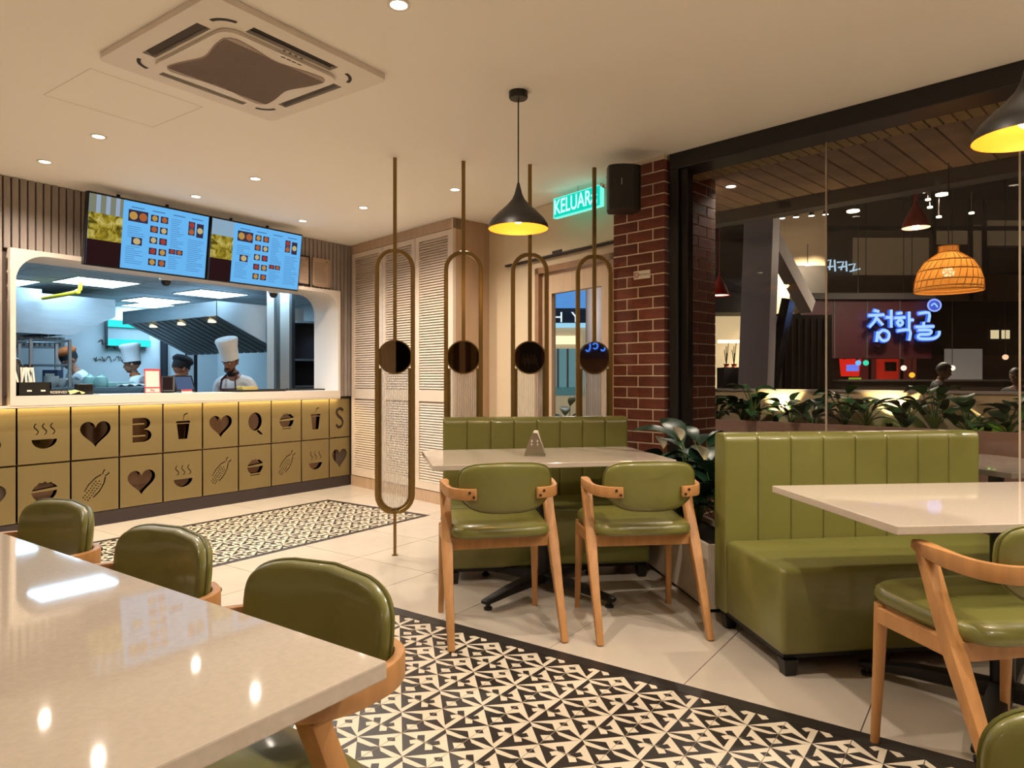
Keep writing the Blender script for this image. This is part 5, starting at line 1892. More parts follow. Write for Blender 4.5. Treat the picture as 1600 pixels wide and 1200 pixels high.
        m1, m2 = ((M['cloth_black'], M['cloth_black']) if hat == 'cap' else (M['cloth_orange'], M['cloth_black']))
        ht = MB().lathe([(0.088, 0.07), (0.104, 0.085), (0.108, 0.11), (0.085, 0.145), (0.045, 0.158), (0, 0.16)], 26).xform(HM @ Matrix.Translation((0, 0.012, -0.005)) @ Matrix.Diagonal((1, 1.12, 1, 1))).build('cap', m1, t, smooth=True, angle=180)
        MB().lathe([(0.086, 0.01), (0.089, 0.01), (0.091, 0.075), (0.086, 0.075)], 26).xform(HM @ Matrix.Translation((0, 0.012, 0)) @ Matrix.Diagonal((1, 1.12, 1, 1))).build('cap_band', m2, ht, smooth=True)
    # clothes: a looser surface over the same joints
    P2, R2, E2 = [], [], []

    def w(p, r, lk=None):
        P2.append(p)
        R2.append(r)
        if lk is not None:
            E2.append((lk, len(P2) - 1))
        return len(P2) - 1
    a0 = w(L((0, 0, 0.86)), (0.165, 0.125))
    a1 = w(L((0, 0, 1.08)), (0.152, 0.115), a0)
    a2 = w(L((0, 0, 1.27)), (0.172, 0.122), a1)
    a3 = w(L((0, 0.01, 1.385)), (0.118, 0.085), a2)
    w(L((0, 0.006, 1.445)), 0.062, a3)
    for s in (-1, 1):
        b1 = w(L((s * 0.18, 0.01, 1.368)), 0.076, a3)
        if arms == 'work':
            b2 = w(L((s * 0.24, 0.02, 1.10)), 0.06, b1)
            w(L((s * 0.175, -0.18, 1.028)), 0.046, b2)
        else:
            b2 = w(L((s * 0.23, 0.03, 1.09)), 0.06, b1)
            w((s * 0.237, -0.03, 0.89), 0.046, b2)
    jk = link('shirt', set_mat(skin_mesh('shirt', P2, E2, R2, 0, 0.013), M[top]), t)
    P2, R2, E2 = [], [], []
    a0 = w((0, 0, 0.95), (0.16, 0.118))
    for s in (-1, 1):
        b0 = w((s * 0.095, 0, 0.87), 0.10, a0)
        if sitting:
            b1 = w((s * 0.11, -0.40, 0.86), 0.075, b0)
            w((s * 0.11, -0.42, 0.50), 0.06, b1)
        else:
            b1 = w((s * 0.10, -0.01, 0.49), 0.075, b0)
            w((s * 0.10, 0.02, 0.11), 0.062, b1)
    link('trousers', set_mat(skin_mesh('trousers', P2, E2, R2, 0, 0.016), M[trousers]), t)
    if apron:
        vs, fs = [], []
        n = 10
        rows = [(0.45, 0.21, 0.115), (0.75, 0.20, 0.125), (0.95, 0.185, 0.142), (1.08, 0.165, 0.142), (1.2, 0.115, 0.15), (1.32, 0.095, 0.136)]
        for z, hw_, dp in rows:
            for k in range(n + 1):
                x = -hw_ + 2 * hw_ * k / n
                vs.append(L((x, -dp * math.sqrt(max(0.05, 1 - (x / 0.24) ** 2)) - 0.006, z)))
        for i in range(len(rows) - 1):
            for k in range(n):
                fs.append((i * (n + 1) + k, i * (n + 1) + k + 1, (i + 1) * (n + 1) + k + 1, (i + 1) * (n + 1) + k))
        ao = MB().add(vs, fs).build('apron', M[apron], t, smooth=True, angle=180)
        md_ = ao.modifiers.new('thick', 'SOLIDIFY')
        md_.thickness = 0.006
        for s in (-1, 1):
            MB().tube([L((s * 0.09, -0.135, 1.31)), L((s * 0.078, -0.105, 1.41)), L((s * 0.05, 0.03, 1.475))], 0.012, 4, flat=(0.03, 0.006)).build('strap', M[apron], ao)
        for k in range(4):
            for s in (-1, 1):
                MB().sphere(L((s * 0.035, -0.152, 1.12 + 0.06 * k)), 0.006, 8, 6).build('button', M['cloth_black'], jk)
    if scarf:
        MB().lathe([(0.058, -0.02), (0.068, 0.0), (0.058, 0.02)], 20).xform(Matrix.Translation(Vector(L((0, 0, 1.455)))) @ Matrix.Rotation(lean, 4, 'X')).build('scarf', M[scarf], t, smooth=True)
    return t


def stand(px_, d_):
    q = at(px_, 592, d_)
    return (q.x, q.y, KF)


ROT = YAW - PI / 2        # facing the camera: local -y towards the lens
person('chef in white jacket and brown apron, looking down, tall white hat', tuple(Vector(stand(372, 7.35)) + Vector((0, 0, 0.07))), ROT + R(-8), 0.95, 'cloth_white', 'cloth_black', 'toque', 'cloth_brown', bow=0.26, lean=0.20, beard=True, scarf='cloth_black', skin=mat('skin_brown', '8f5f45', 0.5))
person('cook in a tall white hat turned sideways behind the worktop', tuple(Vector(stand(218, 8.6)) + Vector((0, 0, 0.06))), ROT + R(-70), 0.95, 'cloth_white', 'cloth_black', 'toque', None, bow=0.10, lean=0.10, scarf='cloth_orange')
person('cook in black shirt and black cap with back turned, behind the card stand', tuple(Vector(stand(262, 7.15)) + Vector((0, 0, 0.05))), ROT + R(150), 0.92, 'cloth_black', 'cloth_black', 'cap', None, bow=0.28, lean=0.20)
person('cook in an orange topped cap behind the steel rack', tuple(Vector(stand(131, 8.35)) + Vector((0, 0, 0.1))), ROT + R(-35), 0.97, 'cloth_white', 'cloth_black', 'skull', None, bow=0.36, lean=0.2)

# ================================================================== OUTDOORS, BEYOND THE GLASS
def wp(u, n, z=0.0):
    """point u metres along the window wall, n metres outdoors"""
    p = W0 + WU * u + WN * n
    return Vector((p.x, p.y, z))


tag(MB().bb((3.0, -14, -0.12), (24, 16, -0.04)).build('floor_outside', M['outfloor']), kind='structure')
tag(MB().bb((3.5, -14, 4.6), (24, 16, 4.7)).build('ceiling_outside', M['outdark']), kind='structure')

# narrow eave boards coloured as lit by the window, darker planks, then a beam
ev = struct('ceiling_eave', 'timber board soffit outside the shop window')
ev.location, ev.rotation_euler = (W0.x, W0.y, 0), (0, 0, WA)
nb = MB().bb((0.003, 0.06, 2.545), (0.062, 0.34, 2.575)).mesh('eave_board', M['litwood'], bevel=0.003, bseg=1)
u = -0.35
while u < 4.2:
    link('eave_board', nb, ev, (u, 0, 0))
    u += 0.065
pb = MB().bb((0.004, 0.34, 2.60), (0.128, 1.47, 2.63)).mesh('plank', M['outwood'], bevel=0.004, bseg=1)
u = -0.6
while u < 4.2:
    link('plank', pb, ev, (u, 0, 0))
    u += 0.132
MB().bb((-0.6, 0.33, 2.545), (4.3, 0.36, 2.63)).build('fascia_board', M['outwood'], ev)
MB().bb((-0.6, 0.06, 2.632), (4.3, 1.6, 2.66)).build('soffit_back', M['outdark'], ev)
MB().bb((-0.6, 1.47, 2.50), (4.3, 1.62, 2.68)).build('beam', mat('beam_grey', '3a322e', 0.6), ev)
q = at(1142, 290, 5.10)
downlight(q.x, q.y, 'bright ceiling light in the outdoor soffit beside the brick pillar', w=60, z=2.598, face_=glow('outdoor_lens', 'fff1d8', 14))

# planter with up-lit plants
op = thing('outdoor_planter', 'long outdoor planter wall with plants beyond the glass', 'planter', (W0.x, W0.y, 0), WA)
MB().bb((-1.4, 1.50, -0.04), (3.6, 1.56, 0.82)).build('front_wall', mat('planter_front', '8a6a5c', 0.7), op)
MB().bb((-1.4, 1.56, -0.04), (3.6, 2.0, 0.78)).build('soil', M['soil'], op)
MB().bb((-1.4, 2.0, -0.04), (3.6, 2.06, 1.06)).build('back_wall', M['outcream'], op)
MB().bb((-1.42, 1.99, 1.06), (3.6, 2.08, 1.08)).build('coping', M['outgrey'], op)
k = 0
spots_u = ((-0.16, 'far end, by the brick pillar'), (0.74, 'middle, over the channelled bench'), (1.38, 'right end, above the outdoor table'))
for u, lb in spots_u:
    p = wp(u, 1.88, 0.78)
    t = thing('garden_spotlight', 'small up-light glowing among the plants, ' + lb, 'spotlight', p, 0, 'garden spots in the planter')
    MB().lathe([(0, 0), (0.022, 0), (0.026, 0.05), (0.022, 0.05), (0, 0.04)], 14).build('housing', M['black'], t, smooth=True)
    MB().lathe([(0, 0.043), (0.021, 0.043)], 14).build('lens', glow('garden_lens', 'fff0a8', 12), t)
    light('beam_light', 'SPOT', (0, 0, 0.06), 30.0, (1.0, 0.82, 0.42), 0.02, 100, 0.5, t, rot=(R(180) - R(18), 0, WA + 0.0))
desc = ['by the brick pillar', 'just past the pillar', 'over the bench end', 'by the far glow', 'left of the glass joint', 'right of the glass joint', 'below the red fascia', 'by the middle glow', 'under the neon sign', 'past the neon sign', 'by the bright right glow', 'above the outdoor table', 'at the second glass joint', 'at the picture edge']
for i in range(14):
    u = -1.05 + i * 0.215
    for us, _l in spots_u:
        if abs(u - us) < 0.1:
            u = us + math.copysign(0.1, u - us)
    p = wp(u, 1.68 + 0.08 * (i % 2), 0.78)
    m_ = M['leaf'] if i % 3 else M['leafdark']
    plant('foliage_plant', 'broad-leaved garden plant in the outdoor planter, ' + desc[i], p, 14, 0.22 + 0.12 * (i % 3 == 1), 0.14, m_, 'plants in the outdoor planter', 0.34, 0.55, L0=0.17)

# outdoor tables
c0 = Vector((4.21, -0.05))
d1 = Vector((0.61, 0.79)).normalized()
cc = c0 + d1 * 0.35 + Vector((d1.y, -d1.x)) * 0.35
ta = math.atan2(d1.y, d1.x)
t = table('outdoor_table', 'pale outdoor table beyond the glass', cc.x + 0.03, cc.y, ta, 0.7, 0.7, top=0.70, th=0.03, base=(0, 0, 0, 0.3))
plant('fern', 'feathery green fern in front of the outdoor table', (4.28, 0.26, -0.04), 22, 0.78, 0.10, M['leaf'], None, 0.10, 0.7, L0=0.24)

# two unseen soffit lights added further along to brighten the eave
for u, lb in ((2.9, 'added soffit light out of view past the second glass joint'), (4.0, 'added soffit light out of view at the far right of the eave')):
    q = wp(u, 0.9, 0)
    downlight(q.x, q.y, lb, w=60, z=2.598, face_=glow('outdoor_lens', 'fff1d8', 14))

RATTAN = bpy.data.materials.new('rattan_weave')
RATTAN.use_nodes = True
nt = RATTAN.node_tree
nt.nodes.remove(nt.nodes['Principled BSDF'])
tr_ = nt.nodes.new('ShaderNodeBsdfTranslucent')
tr_.inputs[0].default_value = lin('e8b060')
df_ = nt.nodes.new('ShaderNodeBsdfDiffuse')
df_.inputs[0].default_value = lin('c98f48')
tp_ = nt.nodes.new('ShaderNodeBsdfTransparent')
mx1, mx2 = nt.nodes.new('ShaderNodeMixShader'), nt.nodes.new('ShaderNodeMixShader')
wv_ = nt.nodes.new('ShaderNodeTexNoise')
wv_.inputs['Scale'].default_value = 90
cr_ = nt.nodes.new('ShaderNodeValToRGB')
cr_.color_ramp.elements[0].position, cr_.color_ramp.elements[1].position = 0.62, 0.68
nt.links.new(wv_.outputs['Fac'], cr_.inputs['Fac'])
nt.links.new(cr_.outputs['Color'], mx2.inputs[0])
mx1.inputs[0].default_value = 0.5
nt.links.new(tr_.outputs[0], mx1.inputs[1])
nt.links.new(df_.outputs[0], mx1.inputs[2])
nt.links.new(mx1.outputs[0], mx2.inputs[1])
nt.links.new(tp_.outputs[0], mx2.inputs[2])
nt.links.new(mx2.outputs[0], nt.nodes['Material Output'].inputs[0])

# rattan pendant and red lamp
q = at(1482, 425, 4.55)
rp = thing('rattan_pendant', 'glowing woven rattan dome lamp hanging outdoors', 'pendant lamp', (q.x, q.y, 0))
zb = at(1482, 455, 4.55).z
zt = at(1482, 385, 4.55).z
hh = zt - zb
prof = [(0.055, hh), (0.058, hh * 0.86), (0.085, hh * 0.80), (0.14, hh * 0.66), (0.176, hh * 0.45), (0.195, hh * 0.22), (0.198, 0.0)]
sh = MB().lathe(prof, 40, (0, 0, zb)).build('shade', RATTAN, rp, smooth=True)
for k in range(28):
    a = 2 * PI * k / 28
    pts = [((r_ + 0.002) * math.cos(a + 0.5 * z / hh), (r_ + 0.002) * math.sin(a + 0.5 * z / hh), zb + z) for r_, z in prof]
    MB().tube(pts, 0.0022, 4).build('rib', M['rattan'], rp)
for r_, z in ((0.199, 0.0), (0.1985, 0.07 * hh), (0.196, 0.22 * hh), (0.178, 0.45 * hh), (0.142, 0.66 * hh), (0.06, 0.86 * hh), (0.057, hh)):
    MB().tube([(r_ * math.cos(2 * PI * k / 36), r_ * math.sin(2 * PI * k / 36), zb + z) for k in range(36)], 0.004, 5, closed=True).build('hoop', M['rattan'], rp)
MB().tube([(0, 0, zt - 0.02), (0, 0, 2.6)], 0.003, 6).build('cord', M['black'], rp)
MB().sphere((0, 0, zb + hh * 0.42), 0.035, 14, 10).build('bulb', glow('rattan_bulb', 'ffe7b8', 14), rp, smooth=True)
light('bulb_light', 'POINT', (0, 0, zb + hh * 0.42), 7.0, (1.0, 0.66, 0.28), 0.04, parent=rp)

q = at(1431, 340, 6.4)
rl = thing('red_pendant', 'red metal pendant lamp hanging beyond the glass', 'pendant lamp', (q.x, q.y, 0))
z0_ = at(1431, 356, 6.4).z
MB().lathe([(0.02, 0.24), (0.03, 0.20), (0.055, 0.16), (0.09, 0.09), (0.115, 0.02), (0.12, 0.0)], 28, (0, 0, z0_)).build('shade', M['redlamp'], rl, smooth=True, angle=180)
MB().lathe([(0.0, 0.15), (0.05, 0.15), (0.085, 0.085), (0.112, 0.018), (0.117, 0.0)], 28, (0, 0, z0_)).build('shade_lining', mat('lamp_lining', 'e3c7b3', 0.5), rl, smooth=True, angle=180)
MB().tube([(0, 0, z0_ + 0.22), (0, 0, z0_ + 0.60)], 0.018, 10).tube([(0, 0, z0_ + 0.60), (0, 0, 4.6)], 0.004, 6).build('stem', M['redlamp'], rl)
MB().sphere((0, 0, z0_ + 0.01), 0.03, 12, 8).build('bulb', glow('red_bulb', 'ffe2c0', 8), rl, smooth=True)
light('bulb_light', 'POINT', (0, 0, z0_ + 0.0), 4.0, (1, 0.8, 0.6), 0.03, parent=rl)
q = at(1124, 455, 8.5)
rl2 = thing('red_pendant', 'small far red pendant lamp close to the outer brick face', 'pendant lamp', (q.x, q.y, 0))
z0_ = at(1124, 462, 8.5).z
MB().lathe([(0.02, 0.24), (0.03, 0.20), (0.07, 0.14), (0.12, 0.02), (0.125, 0.0)], 22, (0, 0, z0_)).build('shade', M['redlamp'], rl2, smooth=True, angle=180)
MB().lathe([(0.0, 0.03), (0.115, 0.01)], 22, (0, 0, z0_)).build('glowing_disc', glow('lamp_disc', 'ffe0b8', 4), rl2)
MB().tube([(0, 0, z0_ + 0.22), (0, 0, 4.6)], 0.005, 6).build('cord', M['redlamp'], rl2)

FACE = YAW - PI / 2       # parallel to the picture plane, local -y towards the camera


def panel(name, label, cat, x0, y0, x1, y1, d, m_, th=0.08, rz=FACE, kind=None, parts=()):
    a, b = at(x0, y1, d), at(x1, y0, d)
    w_ = (x1 - x0) * d / 1075
    h_ = (y1 - y0) * d / 1075
    t = thing(name, label, cat, (a.x, a.y, a.z), rz)
    MB().bb((0, 0, 0), (w_, th, h_)).build('board', m_, t)
    return t, w_, h_


# far left: bright shop with pots, dark awning, grey slanting column, washed wall
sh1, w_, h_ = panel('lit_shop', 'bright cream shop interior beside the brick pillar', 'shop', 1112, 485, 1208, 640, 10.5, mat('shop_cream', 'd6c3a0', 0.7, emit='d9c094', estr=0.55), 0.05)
MB().bb((-0.1, -0.6, -0.05), (w_ + 0.1, 0, -0.0)).build('shop_floor', M['outgrey'], sh1)
MB().bb((0, -0.35, h_ * 0.66), (w_, -0.3, h_ * 0.69)).build('lit_shelf', glow('shelf_glow', 'ffe6b0', 2.2), sh1)
MB().bb((0.02, -0.55, -0.02), (w_ * 0.42, -0.2, h_ * 0.42)).build('counter', M['outdark'], sh1)
for k in range(3):
    q = at(1135 + 12 * k, 575, 10.2)
    t = thing('flower_vase', ('small orange vase on the lit shop counter, nearest the bricks', 'small orange vase in the middle of the lit shop counter', 'small orange vase nearest the grey column')[k], 'vase', (q.x, q.y, q.z - 0.14), 0, 'vases in the bright shop')
    MB().lathe([(0, 0), (0.05, 0), (0.075, 0.06), (0.05, 0.13), (0.03, 0.17), (0.045, 0.2)], 16).build('vase_body', mat('orange_vase', 'c9622e', 0.4), t, smooth=True)
    for j in range(4):
        MB().tube([(0, 0, 0.18), (0.03 * math.cos(j * 1.7), 0.03 * math.sin(j * 1.7), 0.36 + 0.05 * j)], 0.006, 5).build('twig', M['stem'], t)
aw, w_, h_ = panel('awning_box', 'black awning box above the bright shop', 'awning', 1100, 458, 1212, 488, 9.8, M['outdark'], 0.6)
MB().bb((0.1, 0.1, h_), (w_ * 0.7, 0.4, h_ + 0.22)).build('clutter', mat('awning_clutter', '38343a', 0.4, 0.3, var=0.5, vscale=12), aw)
MB().bb((w_ - 0.35, -0.2, -0.02), (w_ - 0.2, -0.1, 0.0)).build('downlight_strip', glow('awning_light', 'fff2d8', 6), aw)
a, b = at(1176, 650, 8.3), at(1196, 330, 8.3)
gc = thing('slanting_column', 'tall grey column standing outside near the bright shop', 'column')
n_ = Vector((RX, RY, 0))
w2 = 0.30
MB().tube([(a.x, a.y, -0.04), (b.x, b.y, 4.2)], 0.1, 4, flat=(0.34, 0.3)).build('shaft', mat('column_grey', '8d8386', 0.6), gc)
MB().tube([(at(1190, 345, 8.3)), (at(1262, 480, 9.2))], 0.06, 4, flat=(0.16, 0.2)).build('brace', M['outgrey'], gc)
ww, w_, h_ = panel('washed_wall', 'cream wall washed by small spotlights beyond the column', 'wall panel', 1205, 320, 1290, 490, 11.6, M['outcream'], 0.1)
MB().bb((w_ * 0.45, -0.02, 0), (w_, 0.1, h_ * 0.44)).build('dark_opening', M['outdark'], ww)
for k, px_ in enumerate((1222, 1244, 1268, 1290)):
    q = at(px_, 341 - 2 * k, 11.2)
    t = thing('wall_spot', ('wall washing spotlight nearest the grey column', 'wall washing spotlight, second from the grey column', 'wall washing spotlight just before the first glass joint', 'wall washing spotlight just after the first glass joint')[k], 'spotlight', q, 0, 'spots over the washed wall')
    MB().lathe([(0, 0.06), (0.035, 0.06), (0.04, 0.0), (0, 0.0)], 12).build('can', M['outdark'], t)
    MB().lathe([(0, -0.003), (0.045, -0.003)], 12).build('lens', glow('far_lens', 'fff3dc', 10), t)
    light('wash', 'SPOT', (0, 0, -0.03), 330, (1, 0.85, 0.6), 0.03, 70, 0.4, t)
# dark stair side rising from the planter
q0, q1 = at(1195, 650, 8.6), at(1232, 470, 8.6)
sd = thing('stair_side', 'black slanting escalator side beyond the planter', 'stairs')
MB().tube([q0, q1], 0.05, 4, flat=(0.10, 0.3)).build('handrail', mat('rail_black', '1a1716', 0.25), sd)
db, w_, h_ = panel('dark_kiosk', 'large black kiosk wall behind the first glass joint', 'kiosk', 1222, 492, 1300, 660, 9.3, M['outdark'], 0.5)
for k in range(7):
    MB().bb((w_ * (0.06 + 0.13 * k), -0.012, 0.05), (w_ * (0.06 + 0.13 * k) + 0.02, 0.0, h_ - 0.05)).build('batten', mat('batten', '3b2f29', 0.6), db)

# red fascia with the blue-white neon sign
fs_, w_, h_ = panel('shop_fascia', 'dark red shop fascia carrying the glowing lettering', 'fascia', 1298, 468, 1452, 560, 11.0, M['outred'], 0.25)
fs_.location = at(1250, 560, 11.0)
w_ = 205 * 11 / 1075
MB().bb((0, -0.005, 0), (w_, 0.25, h_)).build('face_board', M['outred'], fs_)
MB().bb((-0.05, -0.05, h_), (w_ + 0.05, 0.3, h_ + 0.1)).build('top_cornice', M['outdark'], fs_)
for k in range(4):
    MB().bb((w_ * k / 4 + 0.01, -0.012, 0.0), (w_ * k / 4 + 0.03, -0.004, h_)).build('panel_joint', M['outdark'], fs_)
ns = thing('neon_sign', 'glowing blue-white neon lettering with a round emblem on the red fascia', 'sign')
o_ = at(1357, 520, 10.85)
ns.location, ns.rotation_euler = o_, (0, 0, FACE)
SCL = 10.85 / 1075


def stroke(pts, r=2.6):
    """polyline given in photo pixels relative to the sign's corner, x right, y down"""
    p = bez([(x * SCL, 0, -y * SCL) for x, y in pts], 3) if len(pts) > 2 else [Vector((x * SCL, 0, -y * SCL)) for x, y in pts]
    MB().tube(p, r * SCL, 8).build('neon_stroke', glow('neon_core', '9cc4ff', 1.35), ns, smooth=True)
    MB().tube([q_ + Vector((0, 0.02, 0)) for q_ in p], (r + 1.3) * SCL, 8).build('neon_edge', glow('neon_edge', '3a6cf0', 1.0), ns, smooth=True)


for s_ in ([(8, -35), (16, -33)], [(0, -27), (24, -28)], [(13, -27), (9, -18), (1, -9)], [(13, -22), (22, -12)],            # ch
           [(35, -36), (35, -8)], [(26, -24), (35, -24)],                                                             # eo
           [(14, 3), (22, -4), (31, 0), (30, 10), (21, 12), (14, 3)], [(14, -2), (12, 14)],
           [(44, -30), (52, -31)], [(40, -23), (57, -24)], [(44, -16), (49, -20), (53, -15), (48, -11), (44, -16)],     # hak
           [(63, -33), (63, -6)], [(63, -20), (70, -20)], [(45, -3), (64, -4), (63, 12)],
           [(78, -30), (94, -31), (93, -17)], [(86, -17), (85, -10)], [(73, -9), (102, -10)],                          # gol
           [(77, -4), (96, -4), (95, 2), (79, 3), (79, 9), (100, 9), (109, 4), (110, -3)]):
    stroke(s_)
MB().tube([(((103 + 10 * math.cos(2 * PI * k / 24)) * SCL), 0, (43 + 9 * math.sin(2 * PI * k / 24)) * SCL) for k in range(24)], 1.3 * SCL, 8, closed=True).build('emblem_ring', glow('neon_ring', '8fa8ff', 1.2), ns)
MB().lathe([(0, -0.005), (8.4 * SCL, -0.005)], 24).xform(Matrix.Translation((103 * SCL, 0.01, 43 * SCL)) @ Matrix.Rotation(PI / 2, 4, 'X')).build('emblem_disc', glow('neon_disc', '4a5fd8', 0.9), ns)
stroke([(98, -42), (103, -46), (108, -40)], 1.0)
n2 = thing('neon_sign', 'small pale blue scribbled neon sign high behind the first glass joint', 'sign', at(1288, 418, 13.1), FACE)
s2 = 13.1 / 1075
for s_ in ([(0, -10), (10, -12), (8, 4)], [(2, 0), (14, -2)], [(16, -12), (17, 6)], [(20, -8), (30, -9), (26, 4)], [(22, 0), (34, -2)], [(34, -10), (35, 6)], [(38, -4), (48, -6), (44, 6)], [(40, 6), (56, 2)]):
    MB().tube([(x * s2, 0, -y * s2) for x, y in s_], 1.3 * s2, 6).build('neon_stroke', glow('neon_pale', 'b5d4e8', 0.9), n2)

# under the fascia: dim shop front with a red crown sign, lamps, pale screen, two seated visitors
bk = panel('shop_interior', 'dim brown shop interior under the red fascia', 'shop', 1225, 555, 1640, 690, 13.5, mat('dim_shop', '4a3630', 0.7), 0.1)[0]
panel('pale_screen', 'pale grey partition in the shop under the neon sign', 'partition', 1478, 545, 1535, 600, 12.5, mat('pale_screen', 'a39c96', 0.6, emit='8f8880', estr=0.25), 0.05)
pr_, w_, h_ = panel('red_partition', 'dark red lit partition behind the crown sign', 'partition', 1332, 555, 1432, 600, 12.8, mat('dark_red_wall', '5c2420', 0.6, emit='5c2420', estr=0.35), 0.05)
for k in range(3):
    MB().bb((w_ * (0.25 + 0.25 * k), -0.02, 0), (w_ * (0.25 + 0.25 * k) + 0.04, 0, h_)).build('mullion', M['outdark'], pr_)
cs = thing('crown_sign', 'red glowing crown-shaped sign with a small blue panel', 'sign', at(1313, 588, 11.6), FACE)
sc2 = 11.6 / 1075
me = curve_mesh('crown', [[(x * sc2, y * sc2) for x, y in ((2, 0), (28, 0), (32, 28), (24, 22), (20, 36), (16, 24), (10, 38), (8, 24), (-1, 30))]], 0.05, glow('crown_red', 'd8281c', 0.9))
link('crown', me, cs, (0, 0, 0), rot=(PI / 2, 0, 0))
MB().bb((8 * sc2, -0.06, 8 * sc2), (26 * sc2, -0.03, 18 * sc2)).build('blue_panel', glow('crown_blue', '6a7be8', 1.1), cs)
MB().bb((12 * sc2, -0.06, -8 * sc2), (30 * sc2, -0.02, -2 * sc2)).build('green_bar', glow('crown_green', '8fae2c', 0.8), cs)
for px_, py_, c, lb in ((1341, 567, '62a8e0', 'small blue lamp beside the crown sign'), (1353, 567, '36c49a', 'small green lamp beside the crown sign'), (1425, 586, 'e8b030', 'small yellow lamp near the seated visitor'), (1412, 575, 'e8d8c8', 'small white lamp left of the yellow one'), (1488, 575, 'f0e4d0', 'small clear bulb in front of the pale partition'), (1571, 558, 'f0b890', 'small warm lamp at the picture edge')):
    q = at(px_, py_, 11.4)
    t = thing('shop_lamp', lb, 'lamp', q, 0, 'lamps in the far shop')
    MB().sphere((0, 0, 0), 0.045, 12, 8).build('globe', glow('lamp_' + c, c, 1.4), t, smooth=True)
    MB().tube([(0, 0, 0.04), (0, 0, 4.6 - q.z)], 0.006, 5).build('cord', M['outdark'], t)
q = at(1391, 572, 12)
t = thing('red_machine', 'glowing red machine in the far shop', 'machine', at(1378, 596, 12), FACE)
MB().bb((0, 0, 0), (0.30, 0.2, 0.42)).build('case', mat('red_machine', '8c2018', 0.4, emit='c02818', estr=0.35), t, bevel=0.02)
MB().bb((0.05, -0.01, 0.18), (0.25, 0.0, 0.34)).build('window', M['outdark'], t)
MB().bb((0.02, 0.02, -1.16), (0.28, 0.18, 0.0)).build('stand', M['outdark'], t)
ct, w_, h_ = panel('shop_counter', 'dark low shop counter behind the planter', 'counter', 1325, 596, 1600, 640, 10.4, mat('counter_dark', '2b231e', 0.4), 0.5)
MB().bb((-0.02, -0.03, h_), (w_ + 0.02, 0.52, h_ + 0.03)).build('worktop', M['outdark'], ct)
vs_ = mat('skin_dim', '6e4c3c', 0.6)
q = at(1462, 640, 8.2)
person('dark-clothed visitor standing behind the planter under the neon sign', (q.x, q.y, -0.04), FACE + R(60), 0.82, 'cloth_black', 'cloth_black', None, None, bow=0.25, lean=0.1, skin=vs_)
q = at(1592, 640, 8.0)
person('dark-clothed visitor cut by the right picture edge', (q.x, q.y, -0.04), FACE + R(-60), 0.78, 'cloth_black', 'cloth_black', None, None, bow=0.2, lean=0.1, skin=vs_)

# upper storey: cream infill panels between dark timbers
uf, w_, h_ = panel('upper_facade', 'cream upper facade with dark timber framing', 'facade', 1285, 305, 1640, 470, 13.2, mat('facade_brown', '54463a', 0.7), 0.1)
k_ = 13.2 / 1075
cr_ = mat('facade_cream_lit', '9c8769', 0.7, emit='8f7a5c', estr=0.10)  # faint glow in the cream stands in for mall light
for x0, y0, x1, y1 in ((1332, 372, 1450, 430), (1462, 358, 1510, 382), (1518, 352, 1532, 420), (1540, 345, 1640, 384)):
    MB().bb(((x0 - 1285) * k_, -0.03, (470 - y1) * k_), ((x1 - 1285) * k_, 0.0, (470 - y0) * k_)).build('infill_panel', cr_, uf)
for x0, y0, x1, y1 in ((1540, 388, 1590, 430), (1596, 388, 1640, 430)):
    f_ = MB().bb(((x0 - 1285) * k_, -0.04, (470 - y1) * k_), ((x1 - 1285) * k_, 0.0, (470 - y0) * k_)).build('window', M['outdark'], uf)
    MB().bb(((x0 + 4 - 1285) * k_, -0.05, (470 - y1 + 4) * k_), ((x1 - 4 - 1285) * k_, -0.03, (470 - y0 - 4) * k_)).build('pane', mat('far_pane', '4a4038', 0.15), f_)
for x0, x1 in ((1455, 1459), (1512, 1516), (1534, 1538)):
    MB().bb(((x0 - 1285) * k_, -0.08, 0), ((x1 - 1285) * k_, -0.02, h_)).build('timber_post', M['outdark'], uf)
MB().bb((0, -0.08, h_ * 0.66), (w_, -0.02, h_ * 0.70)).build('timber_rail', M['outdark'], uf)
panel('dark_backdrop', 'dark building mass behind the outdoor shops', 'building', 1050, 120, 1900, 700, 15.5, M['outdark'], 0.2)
sb = panel('sill_windows', 'row of small lit windows near the second glass joint', 'windows', 1545, 513, 1580, 532, 12.0, M['outdark'], 0.05)[0]
for k in range(2):
    MB().bb((0.03 + 0.19 * k, -0.01, 0.03), (0.17 + 0.19 * k, 0.0, 0.18)).build('pane', glow('lit_pane', 'e0cfa0', 0.9), sb)
for i, (px_, py_, lb) in enumerate(((1333, 331, 'oval ceiling light left of the red lamp'), (1472, 305, 'oval ceiling light right of the red lamp'), (1443, 301, 'tiny ceiling spark beside the red lamp stem'), (1450, 313, 'tiny ceiling spark below the lamp stem'), (1453, 325, 'lower tiny ceiling spark near the red lamp'), (1467, 340, 'tiny ceiling spark above the rattan lamp'), (1518, 334, 'tiny ceiling spark right of the rattan cord'), (1262, 415, 'tiny spark beside the scribbled neon sign'))):
    q = at(px_, py_, 9.5)
    big = i < 2
    t = thing('far_ceiling_light', lb, 'ceiling light', q, 0, 'far ceiling lights outdoors')
    r_ = 0.08 if big else 0.032
    MB().lathe([(0, 0), (r_, 0), (r_, 0.02), (0, 0.025)], 14).build('lens', glow('far_spark', 'ffeccb', 5), t)
    MB().tube([(0, 0, 0.02), (0, 0, 0.3)], 0.006, 5).build('drop_rod', M['outdark'], t)
    light('glow', 'SPOT', (0, 0, -0.02), 170 if big else 70, (1, 0.85, 0.65), 0.05, 130, 0.6, t)

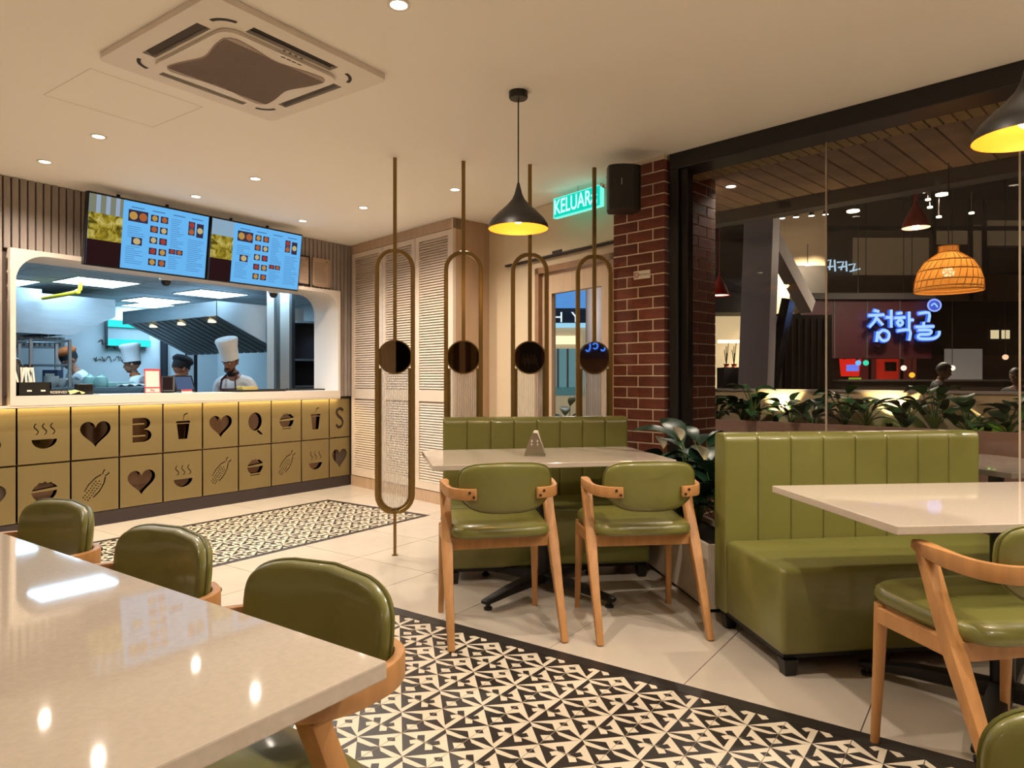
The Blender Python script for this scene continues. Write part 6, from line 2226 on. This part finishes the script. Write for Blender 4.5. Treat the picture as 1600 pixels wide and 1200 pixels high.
# ---- what the door pane shows: bright mall front with a column
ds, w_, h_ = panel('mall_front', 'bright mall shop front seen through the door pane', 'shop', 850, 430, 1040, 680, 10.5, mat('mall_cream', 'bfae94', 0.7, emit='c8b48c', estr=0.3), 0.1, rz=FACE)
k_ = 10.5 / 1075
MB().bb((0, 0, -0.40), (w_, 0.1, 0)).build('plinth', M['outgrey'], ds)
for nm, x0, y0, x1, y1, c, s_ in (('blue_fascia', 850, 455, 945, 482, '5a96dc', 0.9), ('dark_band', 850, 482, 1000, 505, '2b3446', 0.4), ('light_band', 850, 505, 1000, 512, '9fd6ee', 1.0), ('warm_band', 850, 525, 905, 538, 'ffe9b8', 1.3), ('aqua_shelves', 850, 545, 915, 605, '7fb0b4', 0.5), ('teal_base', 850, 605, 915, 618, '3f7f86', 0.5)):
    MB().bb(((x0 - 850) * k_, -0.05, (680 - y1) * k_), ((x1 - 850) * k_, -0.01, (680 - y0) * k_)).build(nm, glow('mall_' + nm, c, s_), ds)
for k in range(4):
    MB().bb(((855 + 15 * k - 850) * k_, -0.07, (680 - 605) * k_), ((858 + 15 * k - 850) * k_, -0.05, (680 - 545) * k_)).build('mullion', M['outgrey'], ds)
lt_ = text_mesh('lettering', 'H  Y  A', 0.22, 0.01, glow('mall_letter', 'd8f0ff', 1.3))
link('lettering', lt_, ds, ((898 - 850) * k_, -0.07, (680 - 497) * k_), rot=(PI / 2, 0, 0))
q = at(935, 592, 9.0)
mc = thing('mall_column', 'smooth pale column outside the glazed door', 'column', (q.x, q.y, -0.04), 0)
MB().lathe([(0.20, 0), (0.17, 0.1), (0.165, 2.4), (0.22, 3.1)], 28).build('shaft', mat('mall_white', 'b9aaa4', 0.5), mc, smooth=True)
MB().lathe([(0.24, 0), (0.24, 0.08), (0.2, 0.1)], 28).build('plinth', M['outgrey'], mc, smooth=True)
q = at(884, 660, 7.2)
plant('door_plant', 'lit green plant outside the glazed door', (q.x, q.y, -0.04), 16, 0.98, 0.14, M['leaf'], None, 0.3, 0.5, L0=0.22)
light('mall_light', 'POINT', tuple(at(905, 480, 8.2)), 18, (0.95, 0.9, 0.85), 0.2)
light('terrace_fill', 'POINT', tuple(at(1400, 380, 9.0)), 45, (1, 0.8, 0.6), 0.3)  # fill light added to brighten the outdoor scene, without a fitting
